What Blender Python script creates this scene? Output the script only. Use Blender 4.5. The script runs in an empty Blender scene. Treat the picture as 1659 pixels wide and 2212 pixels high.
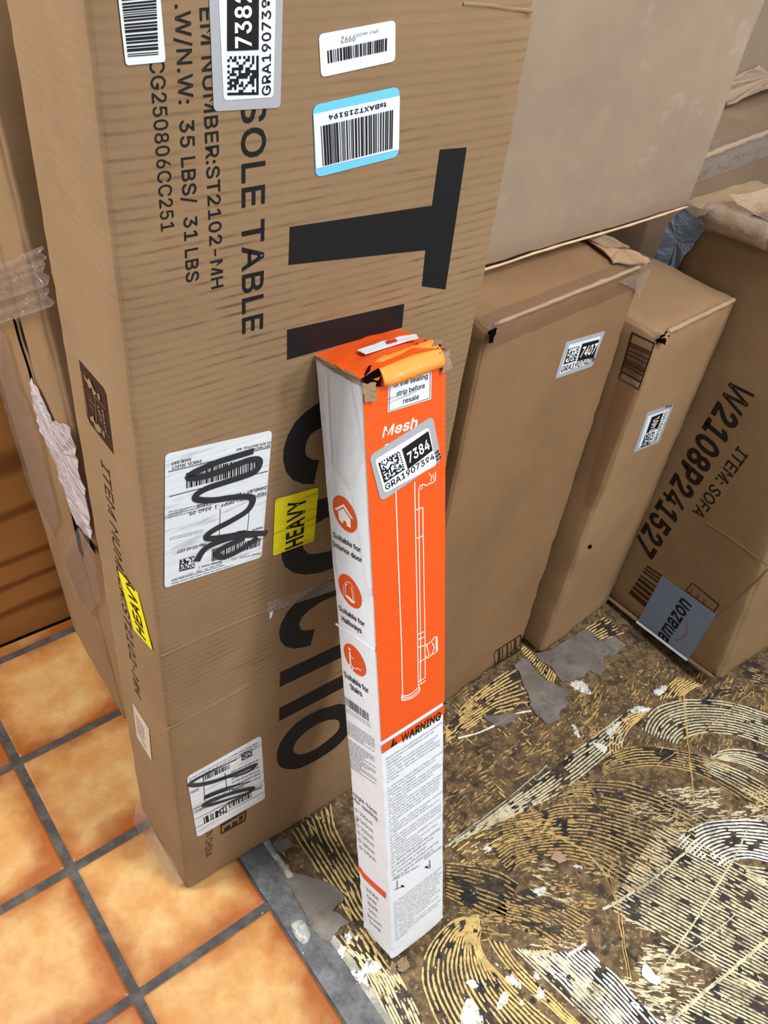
import bpy, bmesh, math, random
from mathutils import Vector, Matrix, noise as mnoise
from mathutils.geometry import tessellate_polygon
random.seed(7)

# ------------------------------------------------------------------ camera, world, lights, exposure
F_PX, PITCH, ROLL, CAM_H = 1862.59, 0.736079, 0.132442, 1.211994
IMG_W, IMG_H = 1659.0, 2212.0
C = bpy.context.scene.collection
S = bpy.context.scene
cam_d = bpy.data.cameras.new('camera'); cam = bpy.data.objects.new('camera', cam_d); C.objects.link(cam)
cam_d.sensor_fit = 'HORIZONTAL'; cam_d.sensor_width = 36.0; cam_d.lens = F_PX*36.0/IMG_W
cam_d.clip_start = 0.02
CAM_R = Matrix.Rotation(math.pi/2-PITCH, 3, 'X') @ Matrix.Rotation(ROLL, 3, 'Z')
CAM_P = Vector((0, 0, CAM_H))
cam.matrix_world = Matrix.Translation(CAM_P) @ CAM_R.to_4x4()
S.camera = cam

w = bpy.data.worlds.new('room_light'); S.world = w; w.use_nodes = True
bg = w.node_tree.nodes['Background']; bg.inputs[0].default_value = (0.90, 0.96, 1.0, 1); bg.inputs[1].default_value = 0.48

def area(name, loc, target, sx, sy, power, col):
    l = bpy.data.lights.new(name, 'AREA'); l.shape = 'RECTANGLE'; l.size = sx; l.size_y = sy
    l.energy = power; l.color = col
    o = bpy.data.objects.new(name, l); C.objects.link(o); o.location = loc
    o.rotation_euler = (Vector(target)-Vector(loc)).to_track_quat('-Z', 'Y').to_euler()
    return o
# two rows of ceiling fluorescents: one ahead to the right, one to the left
area('ceiling_light_right', (1.0, 0.15, 2.7), (0.1, 0.8, 0.3), 0.45, 1.2, 50, (0.97, 0.99, 1.0))
area('ceiling_light_left', (-1.5, 0.15, 2.15), (-0.1, 0.9, 0.3), 0.5, 1.6, 58, (0.99, 0.985, 0.97))
area('side_lamp_right', (2.0, -0.15, 1.7), (0.1, 0.6, 0.5), 0.25, 0.4, 21, (1.0, 0.98, 0.95))
vs = S.view_settings
vs.view_transform = 'Standard'; vs.look = 'None'; vs.gamma = 1.0; vs.use_curve_mapping = False; vs.exposure = 0.0

# ------------------------------------------------------------------ small maths helpers
def ray(u, v):
    return CAM_R @ Vector(((u-IMG_W/2)/F_PX, -(v-IMG_H/2)/F_PX, -1.0))
def floor_at(u, v, z=0.0):
    d = ray(u, v); t = (z-CAM_H)/d.z
    return CAM_P + d*t
def lerp(a, b, t): return a+(b-a)*t
def zr(x0, y0, s):                       # turns a point of an enlarged crop back into picture pixels
    return lambda *p: [(x0+s*x, y0+s*y) for x, y in p]
def hashn(*a):
    return mnoise.noise(Vector(a))

# ------------------------------------------------------------------ materials
MATS = {}
class N:
    def __init__(self, name, rough=0.7, spec=0.3):
        m = bpy.data.materials.new(name); m.use_nodes = True; self.m = m; self.nt = m.node_tree
        self.b = self.nt.nodes['Principled BSDF']; self.b.inputs['Roughness'].default_value = rough
        self.b.inputs['Specular IOR Level'].default_value = spec
        self.tc = self.nt.nodes.new('ShaderNodeTexCoord'); MATS[name] = m
    def map(self, scale=(1, 1, 1), src='Object', loc=(0, 0, 0)):
        n = self.nt.nodes.new('ShaderNodeMapping'); n.inputs['Scale'].default_value = scale; n.inputs['Location'].default_value = loc
        self.nt.links.new(self.tc.outputs[src], n.inputs[0]); return n.outputs[0]
    def noise(self, vec, scale, detail=4, rough=0.55, dist=0):
        n = self.nt.nodes.new('ShaderNodeTexNoise'); n.inputs['Scale'].default_value = scale; n.inputs['Detail'].default_value = detail
        n.inputs['Roughness'].default_value = rough; n.inputs['Distortion'].default_value = dist
        self.nt.links.new(vec, n.inputs['Vector']); return n.outputs['Fac']
    def voro(self, vec, scale, feature='DISTANCE_TO_EDGE'):
        n = self.nt.nodes.new('ShaderNodeTexVoronoi'); n.feature = feature; n.inputs['Scale'].default_value = scale
        self.nt.links.new(vec, n.inputs['Vector']); return n.outputs['Distance']
    def ramp(self, fac, a, b, ca=(0, 0, 0, 1), cb=(1, 1, 1, 1)):
        n = self.nt.nodes.new('ShaderNodeValToRGB'); e = n.color_ramp.elements
        e[0].position = a; e[1].position = b; e[0].color = ca; e[1].color = cb
        self.nt.links.new(fac, n.inputs[0]); return n.outputs[0]
    def math(self, op, a, b=None, clamp=False):
        n = self.nt.nodes.new('ShaderNodeMath'); n.operation = op; n.use_clamp = clamp
        for i, x in enumerate((a, b)):
            if x is None: continue
            if isinstance(x, (int, float)): n.inputs[i].default_value = x
            else: self.nt.links.new(x, n.inputs[i])
        return n.outputs[0]
    def mix(self, fac, a, b, mode='MIX'):
        n = self.nt.nodes.new('ShaderNodeMix'); n.data_type = 'RGBA'; n.blend_type = mode
        for k, x in ((0, fac), (6, a), (7, b)):
            if isinstance(x, (int, float)): n.inputs[k].default_value = x
            elif isinstance(x, tuple): n.inputs[k].default_value = x if len(x) == 4 else (*x, 1)
            else: self.nt.links.new(x, n.inputs[k])
        return n.outputs[2]
    def sep(self, vec):
        n = self.nt.nodes.new('ShaderNodeSeparateXYZ'); self.nt.links.new(vec, n.inputs[0]); return n.outputs
    def bump(self, h, strength=0.3, dist=0.002, prev=None):
        n = self.nt.nodes.new('ShaderNodeBump'); n.inputs['Strength'].default_value = strength; n.inputs['Distance'].default_value = dist
        self.nt.links.new(h, n.inputs['Height'])
        if prev is not None: self.nt.links.new(prev, n.inputs['Normal'])
        self.nt.links.new(n.outputs[0], self.b.inputs['Normal']); return n.outputs[0]
    def col(self, x):
        if isinstance(x, tuple): self.b.inputs['Base Color'].default_value = (*x[:3], 1)
        else: self.nt.links.new(x, self.b.inputs['Base Color'])
        return self
def srgb(r, g, b):
    f = lambda c: ((c/255+0.055)/1.055)**2.4 if c > 10 else c/255/12.92
    return (f(r), f(g), f(b))
def scale_c(c, k): return tuple(x*k for x in c)

def cardboard(name, base, seed=0.0, streak=0.0, corr=0.0, axis='z', scuff=0.25):
    n = N(name, 0.72, 0.25)
    v = n.map((1, 1, 1), loc=(seed, seed*1.7, seed*0.6))
    big = n.noise(v, 5, 3); mid = n.noise(v, 28, 5)
    col = n.mix(n.ramp(big, 0.35, 0.7), scale_c(base, 0.90), scale_c(base, 1.10))
    col = n.mix(n.math('MULTIPLY', n.ramp(mid, 0.45, 0.75), 0.35), col, scale_c(base, 1.18))
    fib = n.noise(n.map((300, 300, 40) if axis == 'x' else (60, 60, 420), loc=(seed, 0, 0)), 1.0, 2)
    col = n.mix(n.math('MULTIPLY', n.ramp(fib, 0.4, 0.8), 0.18), col, scale_c(base, 0.75))
    scf = n.noise(n.map((6, 6, 9), loc=(seed*3, 2, 1)), 1.0, 6, 0.7)
    col = n.mix(n.math('MULTIPLY', n.ramp(scf, 0.56, 0.68), scuff), col, scale_c((base[0]*1.05, base[1]*1.1, base[2]*1.25), 1.25))
    if streak > 0:
        # dark rub marks, one on each flute, in worn clusters
        z = n.sep(n.tc.outputs['Object'])[2]
        sn = n.math('SINE', n.math('ADD', n.math('MULTIPLY', z, 2*math.pi/0.0078), n.math('MULTIPLY', n.noise(n.map((3, 3, 3)), 1.0, 2), 3.0)))
        ex = n.sep(n.tc.outputs['Object'])[0]
        front = n.math('GREATER_THAN', ex, 0.004)
        line = n.math('MULTIPLY', n.ramp(sn, 0.35, 0.95), n.math('ADD', n.math('MULTIPLY', front, 0.9), 0.1))
        dash = n.ramp(n.noise(n.map((22, 22, 100), loc=(seed, 0, 3)), 1.0, 3, 0.6), 0.44, 0.64)
        where = n.ramp(n.noise(n.map((5, 5, 4), loc=(seed+4, 0, 0)), 1.0, 3), 0.40, 0.70)
        k = n.math('MULTIPLY', n.math('MULTIPLY', line, dash), where)
        col = n.mix(n.math('MULTIPLY', line, 0.10), col, scale_c(base, 0.6))
        col = n.mix(n.math('MULTIPLY', k, streak), col, scale_c(base, 0.34))
    n.col(col)
    h = n.noise(v, 60, 4)
    nb = n.bump(h, 0.12, 0.002)
    if corr > 0:
        z = n.sep(n.tc.outputs['Object'])[2]
        s = n.math('SINE', n.math('MULTIPLY', z, 2*math.pi/0.0078))
        nb = n.bump(s, corr, 0.0007, nb)
    dent = n.noise(n.map((3.5, 3.5, 3.5), loc=(seed, 5, 2)), 1.0, 2)
    n.bump(dent, 0.5, 0.02, nb)
    return n.m

def plain(name, c, rough=0.6, spec=0.3, wear=0.0, metal=0.0, bump=0.0):
    n = N(name, rough, spec); n.b.inputs['Metallic'].default_value = metal
    if wear:
        f = n.noise(n.map(), 60, 5, 0.65)
        n.col(n.mix(n.math('MULTIPLY', n.ramp(f, 0.45, 0.75), wear), c, scale_c(c, 0.5)))
    else: n.col(c)
    if bump: n.bump(n.noise(n.map(), 45, 4), bump, 0.004)
    return n.m

def film(name, tint, alpha, rough=0.12):
    n = N(name, rough, 0.7); n.col(tint)
    h = n.noise(n.map((18, 18, 60)), 1.0, 4, 0.6, 1.2)
    n.bump(h, 0.6, 0.01)
    n.b.inputs['Alpha'].default_value = alpha
    return n.m

def clear(name, tint, gloss, rough=0.08, bump=0.6, sc=(18, 18, 60), haze=0.06):
    """thin clear plastic: see-through, with a glossy coat and a little haze"""
    n = N(name, 0.5, 0.3); nt = n.nt; nt.nodes.remove(n.b)
    out = [k for k in nt.nodes if k.type == 'OUTPUT_MATERIAL'][0]
    tr = nt.nodes.new('ShaderNodeBsdfTransparent'); tr.inputs[0].default_value = (*tint, 1)
    gl = nt.nodes.new('ShaderNodeBsdfGlossy'); gl.inputs['Roughness'].default_value = rough; gl.inputs[0].default_value = (1, 1, 1, 1)
    df = nt.nodes.new('ShaderNodeBsdfDiffuse'); df.inputs[0].default_value = (0.75, 0.72, 0.70, 1)
    bp_ = nt.nodes.new('ShaderNodeBump'); bp_.inputs['Strength'].default_value = bump; bp_.inputs['Distance'].default_value = 0.01
    nt.links.new(n.noise(n.map(sc), 1.0, 4, 0.6, 1.2), bp_.inputs['Height'])
    for q in (gl, df): nt.links.new(bp_.outputs[0], q.inputs['Normal'])
    m1 = nt.nodes.new('ShaderNodeMixShader'); m1.inputs[0].default_value = haze
    nt.links.new(tr.outputs[0], m1.inputs[1]); nt.links.new(df.outputs[0], m1.inputs[2])
    m2 = nt.nodes.new('ShaderNodeMixShader'); m2.inputs[0].default_value = gloss
    nt.links.new(m1.outputs[0], m2.inputs[1]); nt.links.new(gl.outputs[0], m2.inputs[2]); nt.links.new(m2.outputs[0], out.inputs[0])
    return n.m

CB = (0.275, 0.172, 0.090)
card_main = cardboard('cardboard_rubbed', CB, 1.3, streak=0.85, corr=0.04)
card_side = card_main
card_3 = cardboard('cardboard_brown', (0.250, 0.142, 0.070), 4.1, streak=0.0, corr=0.03)
card_4 = cardboard('cardboard_tan', (0.290, 0.175, 0.092), 7.7, streak=0.0, corr=0.03)
card_5 = cardboard('cardboard_dull', (0.255, 0.158, 0.080), 9.2, streak=0.15, corr=0.03)
card_2 = cardboard('cardboard_greyed', (0.315, 0.232, 0.162), 12.5, corr=0.0, scuff=0.9)
card_9 = cardboard('cardboard_left', (0.285, 0.172, 0.088), 15.1, corr=0.02)
card_dark = cardboard('cardboard_back', (0.26, 0.172, 0.105), 17.9, corr=0.02)
raw_edge = plain('torn_board', srgb(150, 125, 100), 0.9, 0.1, wear=0.4, bump=0.6)
pale_edge = plain('pale_torn_board', srgb(205, 175, 140), 0.9, 0.1, wear=0.3, bump=0.6)
ink = plain('black_ink', (0.006, 0.006, 0.007), 0.55, 0.3)
ink_dull = plain('dull_black_ink', srgb(34, 27, 22), 0.7, 0.2)
ink_brown = plain('faded_ink', srgb(58, 38, 24), 0.7, 0.2)
def label_paper(name, c, lines=0.0, rough=0.45):
    n = N(name, rough, 0.4); col = c
    if lines:
        z = n.noise(n.map((14, 14, 170)), 1.0, 3, 0.6)
        col = n.mix(n.math('MULTIPLY', n.ramp(z, 0.54, 0.66), lines), c, scale_c(c, 0.42))
        n.bump(n.noise(n.map((4, 4, 140)), 1.0, 2), 0.35, 0.002)
    n.col(col); return n.m
paper = label_paper('label_paper', srgb(226, 232, 238))
paper_ribbed = label_paper('label_paper_ribbed', srgb(222, 228, 234), 0.75)
paper_grey = label_paper('label_grey', srgb(168, 170, 174))
paper_side = label_paper('label_side', srgb(206, 190, 172))
blue_band = label_paper('label_blue', srgb(110, 200, 238))
yellow = label_paper('label_yellow', srgb(240, 226, 10), 0.6)
yellow_plain = label_paper('label_yellow_plain', srgb(240, 226, 20), 0.0)
marker = plain('marker_ink', (0.022, 0.023, 0.03), 0.35, 0.5)
grey_ink = plain('grey_ink', srgb(120, 122, 126), 0.6)
body_ink = plain('small_print_ink', srgb(96, 98, 104), 0.6)
white_ink = plain('white_ink', srgb(250, 246, 240), 0.5)
orange_dark = plain('orange_flat', srgb(226, 84, 30), 0.4, 0.4)
red_ink = plain('red_seal', srgb(214, 44, 30), 0.4)
tape_brown = clear('clear_tape_brown', (0.86, 0.78, 0.68), 0.07, 0.18, 0.3, (12, 12, 20), 0.04)
tape_clear = clear('clear_tape', (0.93, 0.90, 0.86), 0.14, 0.12, 0.5, (20, 20, 30), 0.10)
strap_film = clear('strap_film', (0.95, 0.92, 0.88), 0.22, 0.08, 0.9, (14, 30, 90), 0.12)
film_thin = clear('thin_film', (0.96, 0.93, 0.90), 0.05, 0.12, 0.4, (10, 10, 14), 0.05)
tape_tan = film('tan_tape', srgb(206, 176, 146), 0.55, 0.10)
tape_milky = film('milky_film', srgb(222, 210, 212), 0.72, 0.15)
tape_blue = film('blue_grey_film', srgb(136, 150, 172), 0.85, 0.12)
gap_shade = plain('painted_gap_shade', (0.004, 0.003, 0.003), 0.9, 0.0)  # near-black colour stands in for the shade inside gaps, slits and holes

# orange and white coated board of the slim box
n = N('coated_orange', 0.42, 0.3)
v = n.map((1, 1, 1)); f1 = n.noise(n.map((5, 5, 160)), 1.0, 3)
oc = srgb(236, 88, 26)
c1 = n.mix(n.math('MULTIPLY', n.ramp(f1, 0.5, 0.75), 0.18), oc, srgb(242, 106, 42))
c1 = n.mix(n.math('MULTIPLY', n.ramp(n.noise(v, 12, 5, 0.7), 0.55, 0.75), 0.2), c1, srgb(214, 80, 40))
n.col(c1); nb = n.bump(f1, 0.25, 0.002); n.bump(n.noise(v, 14, 3), 0.25, 0.01, nb)
coated_orange = n.m
n = N('coated_white', 0.42, 0.35)
z = n.sep(n.tc.outputs['Object'])[2]
top = n.ramp(z, 0.50, 0.66)
v = n.map((1, 1, 0.6))
crease = n.ramp(n.voro(n.map((1, 1, 0.45), loc=(3, 1, 0)), 22), 0.0, 0.09)
smudge = n.ramp(n.noise(v, 30, 5, 0.65, 0.6), 0.52, 0.72)
cw = srgb(236, 241, 248)
cc = n.mix(n.math('MULTIPLY', n.math('MULTIPLY', smudge, top), 0.35), cw, srgb(176, 180, 190))
n.col(cc)
nb = n.bump(n.math('MULTIPLY', crease, top), 0.45, 0.003)
n.bump(n.noise(n.map((9, 9, 5)), 1.0, 4, 0.6), 0.5, 0.012, nb)
coated_white = n.m

# glazed tile
n = N('glazed_tile', 0.32, 0.5)
xyz = n.sep(n.tc.outputs['Object'])
ax = n.math('ABSOLUTE', xyz[0]); ay = n.math('ABSOLUTE', xyz[1])
oi = n.nt.nodes.new('ShaderNodeObjectInfo')
comb = n.nt.nodes.new('ShaderNodeVectorMath'); comb.operation = 'ADD'
n.nt.links.new(n.tc.outputs['Object'], comb.inputs[0]); n.nt.links.new(oi.outputs['Location'], comb.inputs[1])
vv = comb.outputs[0]
e = n.math('MAXIMUM', ax, ay)
skew = n.math('MULTIPLY', n.math('SUBTRACT', xyz[0], xyz[1]), 0.10)
wob = n.math('MULTIPLY', n.math('SUBTRACT', n.noise(vv, 11, 4, 0.6), 0.5), 0.10)
edge = n.math('ADD', n.math('ADD', e, skew), wob)
cen = n.mix(n.ramp(n.noise(vv, 26, 5, 0.62), 0.38, 0.66), srgb(192, 140, 80), srgb(204, 166, 110))
cen = n.mix(n.math('MULTIPLY', n.ramp(n.noise(vv, 9, 4, 0.6), 0.48, 0.68), 0.65), cen, srgb(190, 120, 56))
c2 = n.mix(n.math('MULTIPLY', n.ramp(edge, 0.060, 0.100), 0.92), cen, srgb(150, 76, 24))
c2 = n.mix(n.ramp(n.noise(vv, 70, 2, 0.5), 0.80, 0.83), c2, srgb(90, 50, 24))
n.col(c2); n.bump(n.noise(vv, 40, 4), 0.15, 0.003)
tile_mat = n.m

def mottled(name, c_list, scales, rough=0.75, bump=0.5, spec=0.3):
    n = N(name, rough, spec); v = n.map(); col = c_list[0]
    h = None
    for i, (c, (sc, a, b)) in enumerate(zip(c_list[1:], scales)):
        f = n.noise(n.map((1, 1, 1), loc=(i*3.1, i*1.3, 0)), sc, 6, 0.68)
        col = n.mix(n.ramp(f, a, b), col, c)
    n.col(col); n.bump(n.noise(v, 160, 4, 0.7), bump, 0.002); return n.m
grout_mat = mottled('dark_grout', [srgb(66, 62, 60), srgb(92, 88, 84), srgb(120, 112, 104)], [(30, 0.45, 0.65), (220, 0.70, 0.76)], 0.7, 0.6)
adh_base = mottled('floor_adhesive_base', [srgb(84, 66, 46), srgb(126, 102, 70), srgb(46, 38, 32), srgb(160, 136, 98), srgb(206, 194, 166)],
                   [(60, 0.44, 0.60), (24, 0.52, 0.66), (150, 0.56, 0.66), (85, 0.67, 0.72)], 0.7, 0.8)
adh_dark = mottled('floor_adhesive_dark', [srgb(54, 46, 40), srgb(96, 80, 58), srgb(30, 30, 32), srgb(150, 132, 98)], [(40, 0.48, 0.62), (18, 0.50, 0.60), (130, 0.63, 0.70)], 0.6, 0.8)
def ridge(name, c, c_dirty, cover):
    n = N(name, 0.55, 0.35); v = n.map()
    f = n.noise(v, 130, 4, 0.7); g = n.noise(v, 16, 4, 0.6)
    col = n.mix(n.math('MULTIPLY', n.ramp(f, cover, cover+0.10), 0.9), c, c_dirty)
    col = n.mix(n.math('MULTIPLY', n.ramp(g, 0.50, 0.68), 0.55), col, c_dirty)
    n.col(col); return n.m
ridge_tan = ridge('adhesive_ridge_tan', srgb(186, 152, 92), srgb(88, 66, 40), 0.50)
ridge_gold = ridge('adhesive_ridge_gold', srgb(216, 184, 116), srgb(92, 70, 42), 0.56)
ridge_cream = ridge('adhesive_ridge_cream', srgb(208, 196, 160), srgb(88, 74, 56), 0.55)
ridge_white = ridge('adhesive_ridge_white', srgb(232, 228, 216), srgb(110, 100, 86), 0.62)
mortar = mottled('grey_mortar', [srgb(112, 104, 96), srgb(132, 124, 114), srgb(92, 84, 78)], [(16, 0.45, 0.65), (34, 0.52, 0.68)], 0.6, 0.4)
strip_mat = mottled('grey_strip', [srgb(84, 84, 86), srgb(118, 118, 118), srgb(58, 60, 66), srgb(150, 150, 148)], [(22, 0.42, 0.62), (12, 0.50, 0.66), (60, 0.66, 0.74)], 0.5, 0.7)
strip_pale = mottled('pale_mortar_edge', [srgb(150, 146, 134), srgb(196, 190, 172), srgb(96, 88, 72)], [(50, 0.45, 0.62), (26, 0.52, 0.66)], 0.7, 0.8)
plaster = mottled('white_plaster', [srgb(204, 200, 190), srgb(232, 231, 226), srgb(110, 98, 82)], [(60, 0.4, 0.6), (150, 0.56, 0.64)], 0.8, 0.9)

# plywood
n = N('plywood', 0.5, 0.35)
vv = n.map((2.6, 2.6, 12), loc=(0.3, 0.1, 0.2))
wv = n.nt.nodes.new('ShaderNodeTexWave'); wv.wave_type = 'BANDS'; wv.bands_direction = 'Z'
wv.inputs['Scale'].default_value = 0.30; wv.inputs['Distortion'].default_value = 16.0; wv.inputs['Detail'].default_value = 3; wv.inputs['Detail Scale'].default_value = 0.9
n.nt.links.new(vv, wv.inputs['Vector'])
g = n.ramp(wv.outputs['Fac'], 0.62, 0.98)
col = n.mix(n.noise(n.map((4, 4, 30)), 1.0, 4), srgb(170, 118, 62), srgb(188, 136, 78))
col = n.mix(n.math('MULTIPLY', g, 0.8), col, srgb(112, 62, 22))
col = n.mix(n.math('MULTIPLY', n.ramp(n.noise(n.map((40, 40, 300)), 1.0, 3), 0.5, 0.8), 0.3), col, srgb(160, 100, 50))
n.col(col); n.bump(wv.outputs['Fac'], 0.1, 0.001)
plywood = n.m
wall_m = plain('painted_wall', srgb(150, 132, 112), 0.9, 0.1, bump=0.1)

# ------------------------------------------------------------------ object helpers
def tag(o, label=None, cat=None, group=None, kind=None):
    for k, x in (('label', label), ('category', cat), ('group', group), ('kind', kind)):
        if x: o[k] = x
    return o
def mesh_obj(name, verts, faces, mat, parent=None, smooth=False):
    me = bpy.data.meshes.new(name); me.from_pydata([tuple(v) for v in verts], [], faces); me.update()
    if mat: me.materials.append(mat)
    if smooth:
        for p in me.polygons: p.use_smooth = True
    o = bpy.data.objects.new(name, me); C.objects.link(o)
    if parent is not None: o.parent = parent
    return o

class MB:                                  # collects geometry for one part
    def __init__(s): s.v = []; s.f = []
    def add(s, verts, faces):
        b = len(s.v); s.v += [Vector(p) for p in verts]; s.f += [tuple(i+b for i in f) for f in faces]
    def build(s, name, mat, parent=None, smooth=False): return mesh_obj(name, s.v, s.f, mat, parent, smooth)

def resample(pts, n, closed=False):        # Catmull-Rom through pts, n samples even in length
    P = [Vector(p) for p in pts]
    if len(P) == 2: return [P[0].lerp(P[1], i/(n-1)) for i in range(n)]
    Q = ([P[-1]]+P+[P[0], P[1]]) if closed else ([P[0]*2-P[1]]+P+[P[-1]*2-P[-2]])
    out = []
    for i in range(1, len(Q)-2):
        for k in range(12):
            t = k/12; a, b, c, d = Q[i-1], Q[i], Q[i+1], Q[i+2]
            out.append(0.5*((2*b)+(c-a)*t+(2*a-5*b+4*c-d)*t*t+(3*b-a-3*c+d)*t**3))
    if not closed: out.append(P[-1])
    L = [0]
    for i in range(1, len(out)): L.append(L[-1]+(out[i]-out[i-1]).length)
    res = []; j = 0
    for i in range(n):
        t = L[-1]*i/(n-1)
        while j < len(L)-2 and L[j+1] < t: j += 1
        d = L[j+1]-L[j]; res.append(out[j].lerp(out[j+1], (t-L[j])/d if d else 0))
    return res

class Box:
    """a carton: origin at its near lower corner, x along its front, y into the depth, z up"""
    def __init__(s, P, yaw, tx, ty, dim):
        s.P = Vector(P); s.R = Matrix.Rotation(yaw, 3, 'Z') @ Matrix.Rotation(tx, 3, 'X') @ Matrix.Rotation(ty, 3, 'Y')
        s.w, s.d, s.h = dim; s.y0 = 0.0
    def root(s, name, label, cat, group=None):
        o = bpy.data.objects.new(name, None); o.empty_display_size = 0.05; C.objects.link(o)
        o.matrix_world = Matrix.Translation(s.P) @ s.R.to_4x4()
        tag(o, label, cat, group); s.o = o; return o
    def face(s, which):
        return Face(s, which)
class Face:
    def __init__(s, box, which):
        s.b = box
        s.n = {'front': Vector((0, -1, 0)), 'left': Vector((-1, 0, 0)), 'top': Vector((0, 0, 1))}[which]
        s.o = {'front': Vector((0, 0, 0)), 'left': Vector((0, 0, 0)), 'top': Vector((0, 0, box.h))}[which]
    def at(s, p, e=0.0):                   # the point of the face seen at picture pixel p, lifted by e
        d = s.b.R.transposed() @ ray(*p); o = s.b.R.transposed() @ (CAM_P-s.b.P)
        t = (s.o-o).dot(s.n)/d.dot(s.n)
        return o+d*t+s.n*e
EP = 0.0003                                # ink printed straight on a carton
E0, E1, E2, E3 = 0.0006, 0.0009, 0.0012, 0.0015

def prism(fc, loops3, mat, name, parent, e, thick=0.0004):
    """a thin printed or stuck-on shape; loops3 = outline (and holes) as points of the face"""
    mb = MB(); tris = tessellate_polygon(loops3); flat = [p for l in loops3 for p in l]
    n = fc.n; up = [p+n*e for p in flat]
    f = []
    for t in tris:
        a, b, c = (up[i] for i in t)
        f.append(t if (b-a).cross(c-a).dot(n) > 0 else (t[0], t[2], t[1]))
    mb.add(up, f)
    if thick:
        for l in loops3:
            m = len(l); vs_ = [p+n*e for p in l]+[p+n*(e-thick) for p in l]
            mb.add(vs_, [(i, (i+1) % m, (i+1) % m+m, i+m) for i in range(m)])
    return mb.build(name, mat, parent)
def poly(fc, pts, mat, name, parent, e=E0, holes=(), curve=False, thick=0.0004):
    loops = []
    for l in [pts]+list(holes):
        q = [fc.at(p) for p in l]
        if curve: q = resample(q, max(24, len(q)*5), True)[:-1]
        loops.append(q)
    return prism(fc, loops, mat, name, parent, e, thick)
def bil(q, u, v): return (q[0]*(1-u)+q[1]*u)*(1-v)+(q[3]*(1-u)+q[2]*u)*v
def quad3(fc, q): return [fc.at(p) for p in q]
def rquad(fc, q, mat, name, parent, e=E0, r=0.08, inset=0.0):
    Q = quad3(fc, q)
    w_ = (Q[1]-Q[0]).length; h_ = (Q[3]-Q[0]).length; m = min(w_, h_)
    ru, rv = r*m/w_, r*m/h_; iu, iv = inset*m/w_, inset*m/h_; pts = []
    for cx, cy, a0 in ((1-ru-iu, rv+iv, -90), (1-ru-iu, 1-rv-iv, 0), (ru+iu, 1-rv-iv, 90), (ru+iu, rv+iv, 180)):
        for k in range(5):
            a = math.radians(a0+k*22.5); pts.append(bil(Q, cx+ru*math.cos(a), cy+rv*math.sin(a)))
    return prism(fc, [pts], mat, name, parent, e)
def rects(fc, Q, rs, mat, name, parent, e):
    mb = MB()
    for u0, v0, u1, v1 in rs:
        p = [bil(Q, u0, v0)+fc.n*e, bil(Q, u1, v0)+fc.n*e, bil(Q, u1, v1)+fc.n*e, bil(Q, u0, v1)+fc.n*e]
        f = (0, 1, 2, 3) if (p[1]-p[0]).cross(p[2]-p[0]).dot(fc.n) > 0 else (3, 2, 1, 0)
        mb.add(p, [f])
    return mb.build(name, mat, parent)
def barcode(fc, q, mat, name, parent, e=E1, n=60, seed=1, ragged=0):
    rr = random.Random(seed); x = 0; rs = []; Q = quad3(fc, q)
    while x < n:
        wd = rr.choice((1, 1, 1, 2, 2, 3)); gp = rr.choice((1, 1, 2, 2))
        if x+wd > n: wd = n-x
        rs.append((x/n, 0 if not ragged else rr.random()*ragged, (x+wd)/n, 1)); x += wd+gp
    return rects(fc, Q, rs, mat, name, parent, e)
def codegrid(fc, q, mat, name, parent, e=E1, n=14, seed=3):
    rr = random.Random(seed); rs = []; Q = quad3(fc, q)
    for i in range(n):
        for j in range(n):
            on = rr.random() < 0.46
            if i == 0 or j == n-1: on = True
            if (j == 0 or i == n-1) and i != 0: on = (i+j) % 2 == 0
            if on: rs.append((i/n, j/n, (i+1)/n, (j+1)/n))
    return rects(fc, Q, rs, mat, name, parent, e)
def dashes(fc, q, rows, mat, name, parent, e=E1, seed=5, fill=0.5, word=0.09, keep=0.85):
    rr = random.Random(seed); rs = []; Q = quad3(fc, q)
    for k in range(rows):
        v0 = (k+0.5-fill/2)/rows; v1 = (k+0.5+fill/2)/rows; u = 0; end = 1 if rr.random() < keep else rr.uniform(0.3, 0.8)
        while u < end:
            wd = word*rr.uniform(0.4, 1.6); rs.append((u, v0, min(u+wd, end), v1)); u += wd+word*0.25
    return rects(fc, Q, rs, mat, name, parent, e)
def stroke(fc, pts, wpx, mat, name, parent, e=E2, curve=True, taper=False):
    """ribbon along picture points; width given in pixels near its first point"""
    P = [fc.at(p) for p in pts]
    p0 = pts[0]; wd = (fc.at((p0[0]+wpx*0.7, p0[1]+wpx*0.7))-fc.at(p0)).length*0.9
    Q = resample(P, max(8, len(P)*7)) if curve and len(P) > 2 else P
    return ribbon(fc.n, Q, wd, mat, name, parent, e, taper)
def ribbon(nrm, Q, wd, mat, name, parent, e, taper=False, mb=None):
    own = mb is None
    if own: mb = MB()
    v = []
    for i, p in enumerate(Q):
        t = (Q[min(i+1, len(Q)-1)]-Q[max(i-1, 0)]).normalized(); s = nrm.cross(t).normalized()
        k = wd/2
        if taper: k *= max(0.25, min(1, 3*i/len(Q), 3*(len(Q)-1-i)/len(Q)))
        v += [p+s*k+nrm*e, p-s*k+nrm*e]
    mb.add(v, [(2*i, 2*i+1, 2*i+3, 2*i+2) for i in range(len(Q)-1)])
    if own: return mb.build(name, mat, parent)

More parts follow.
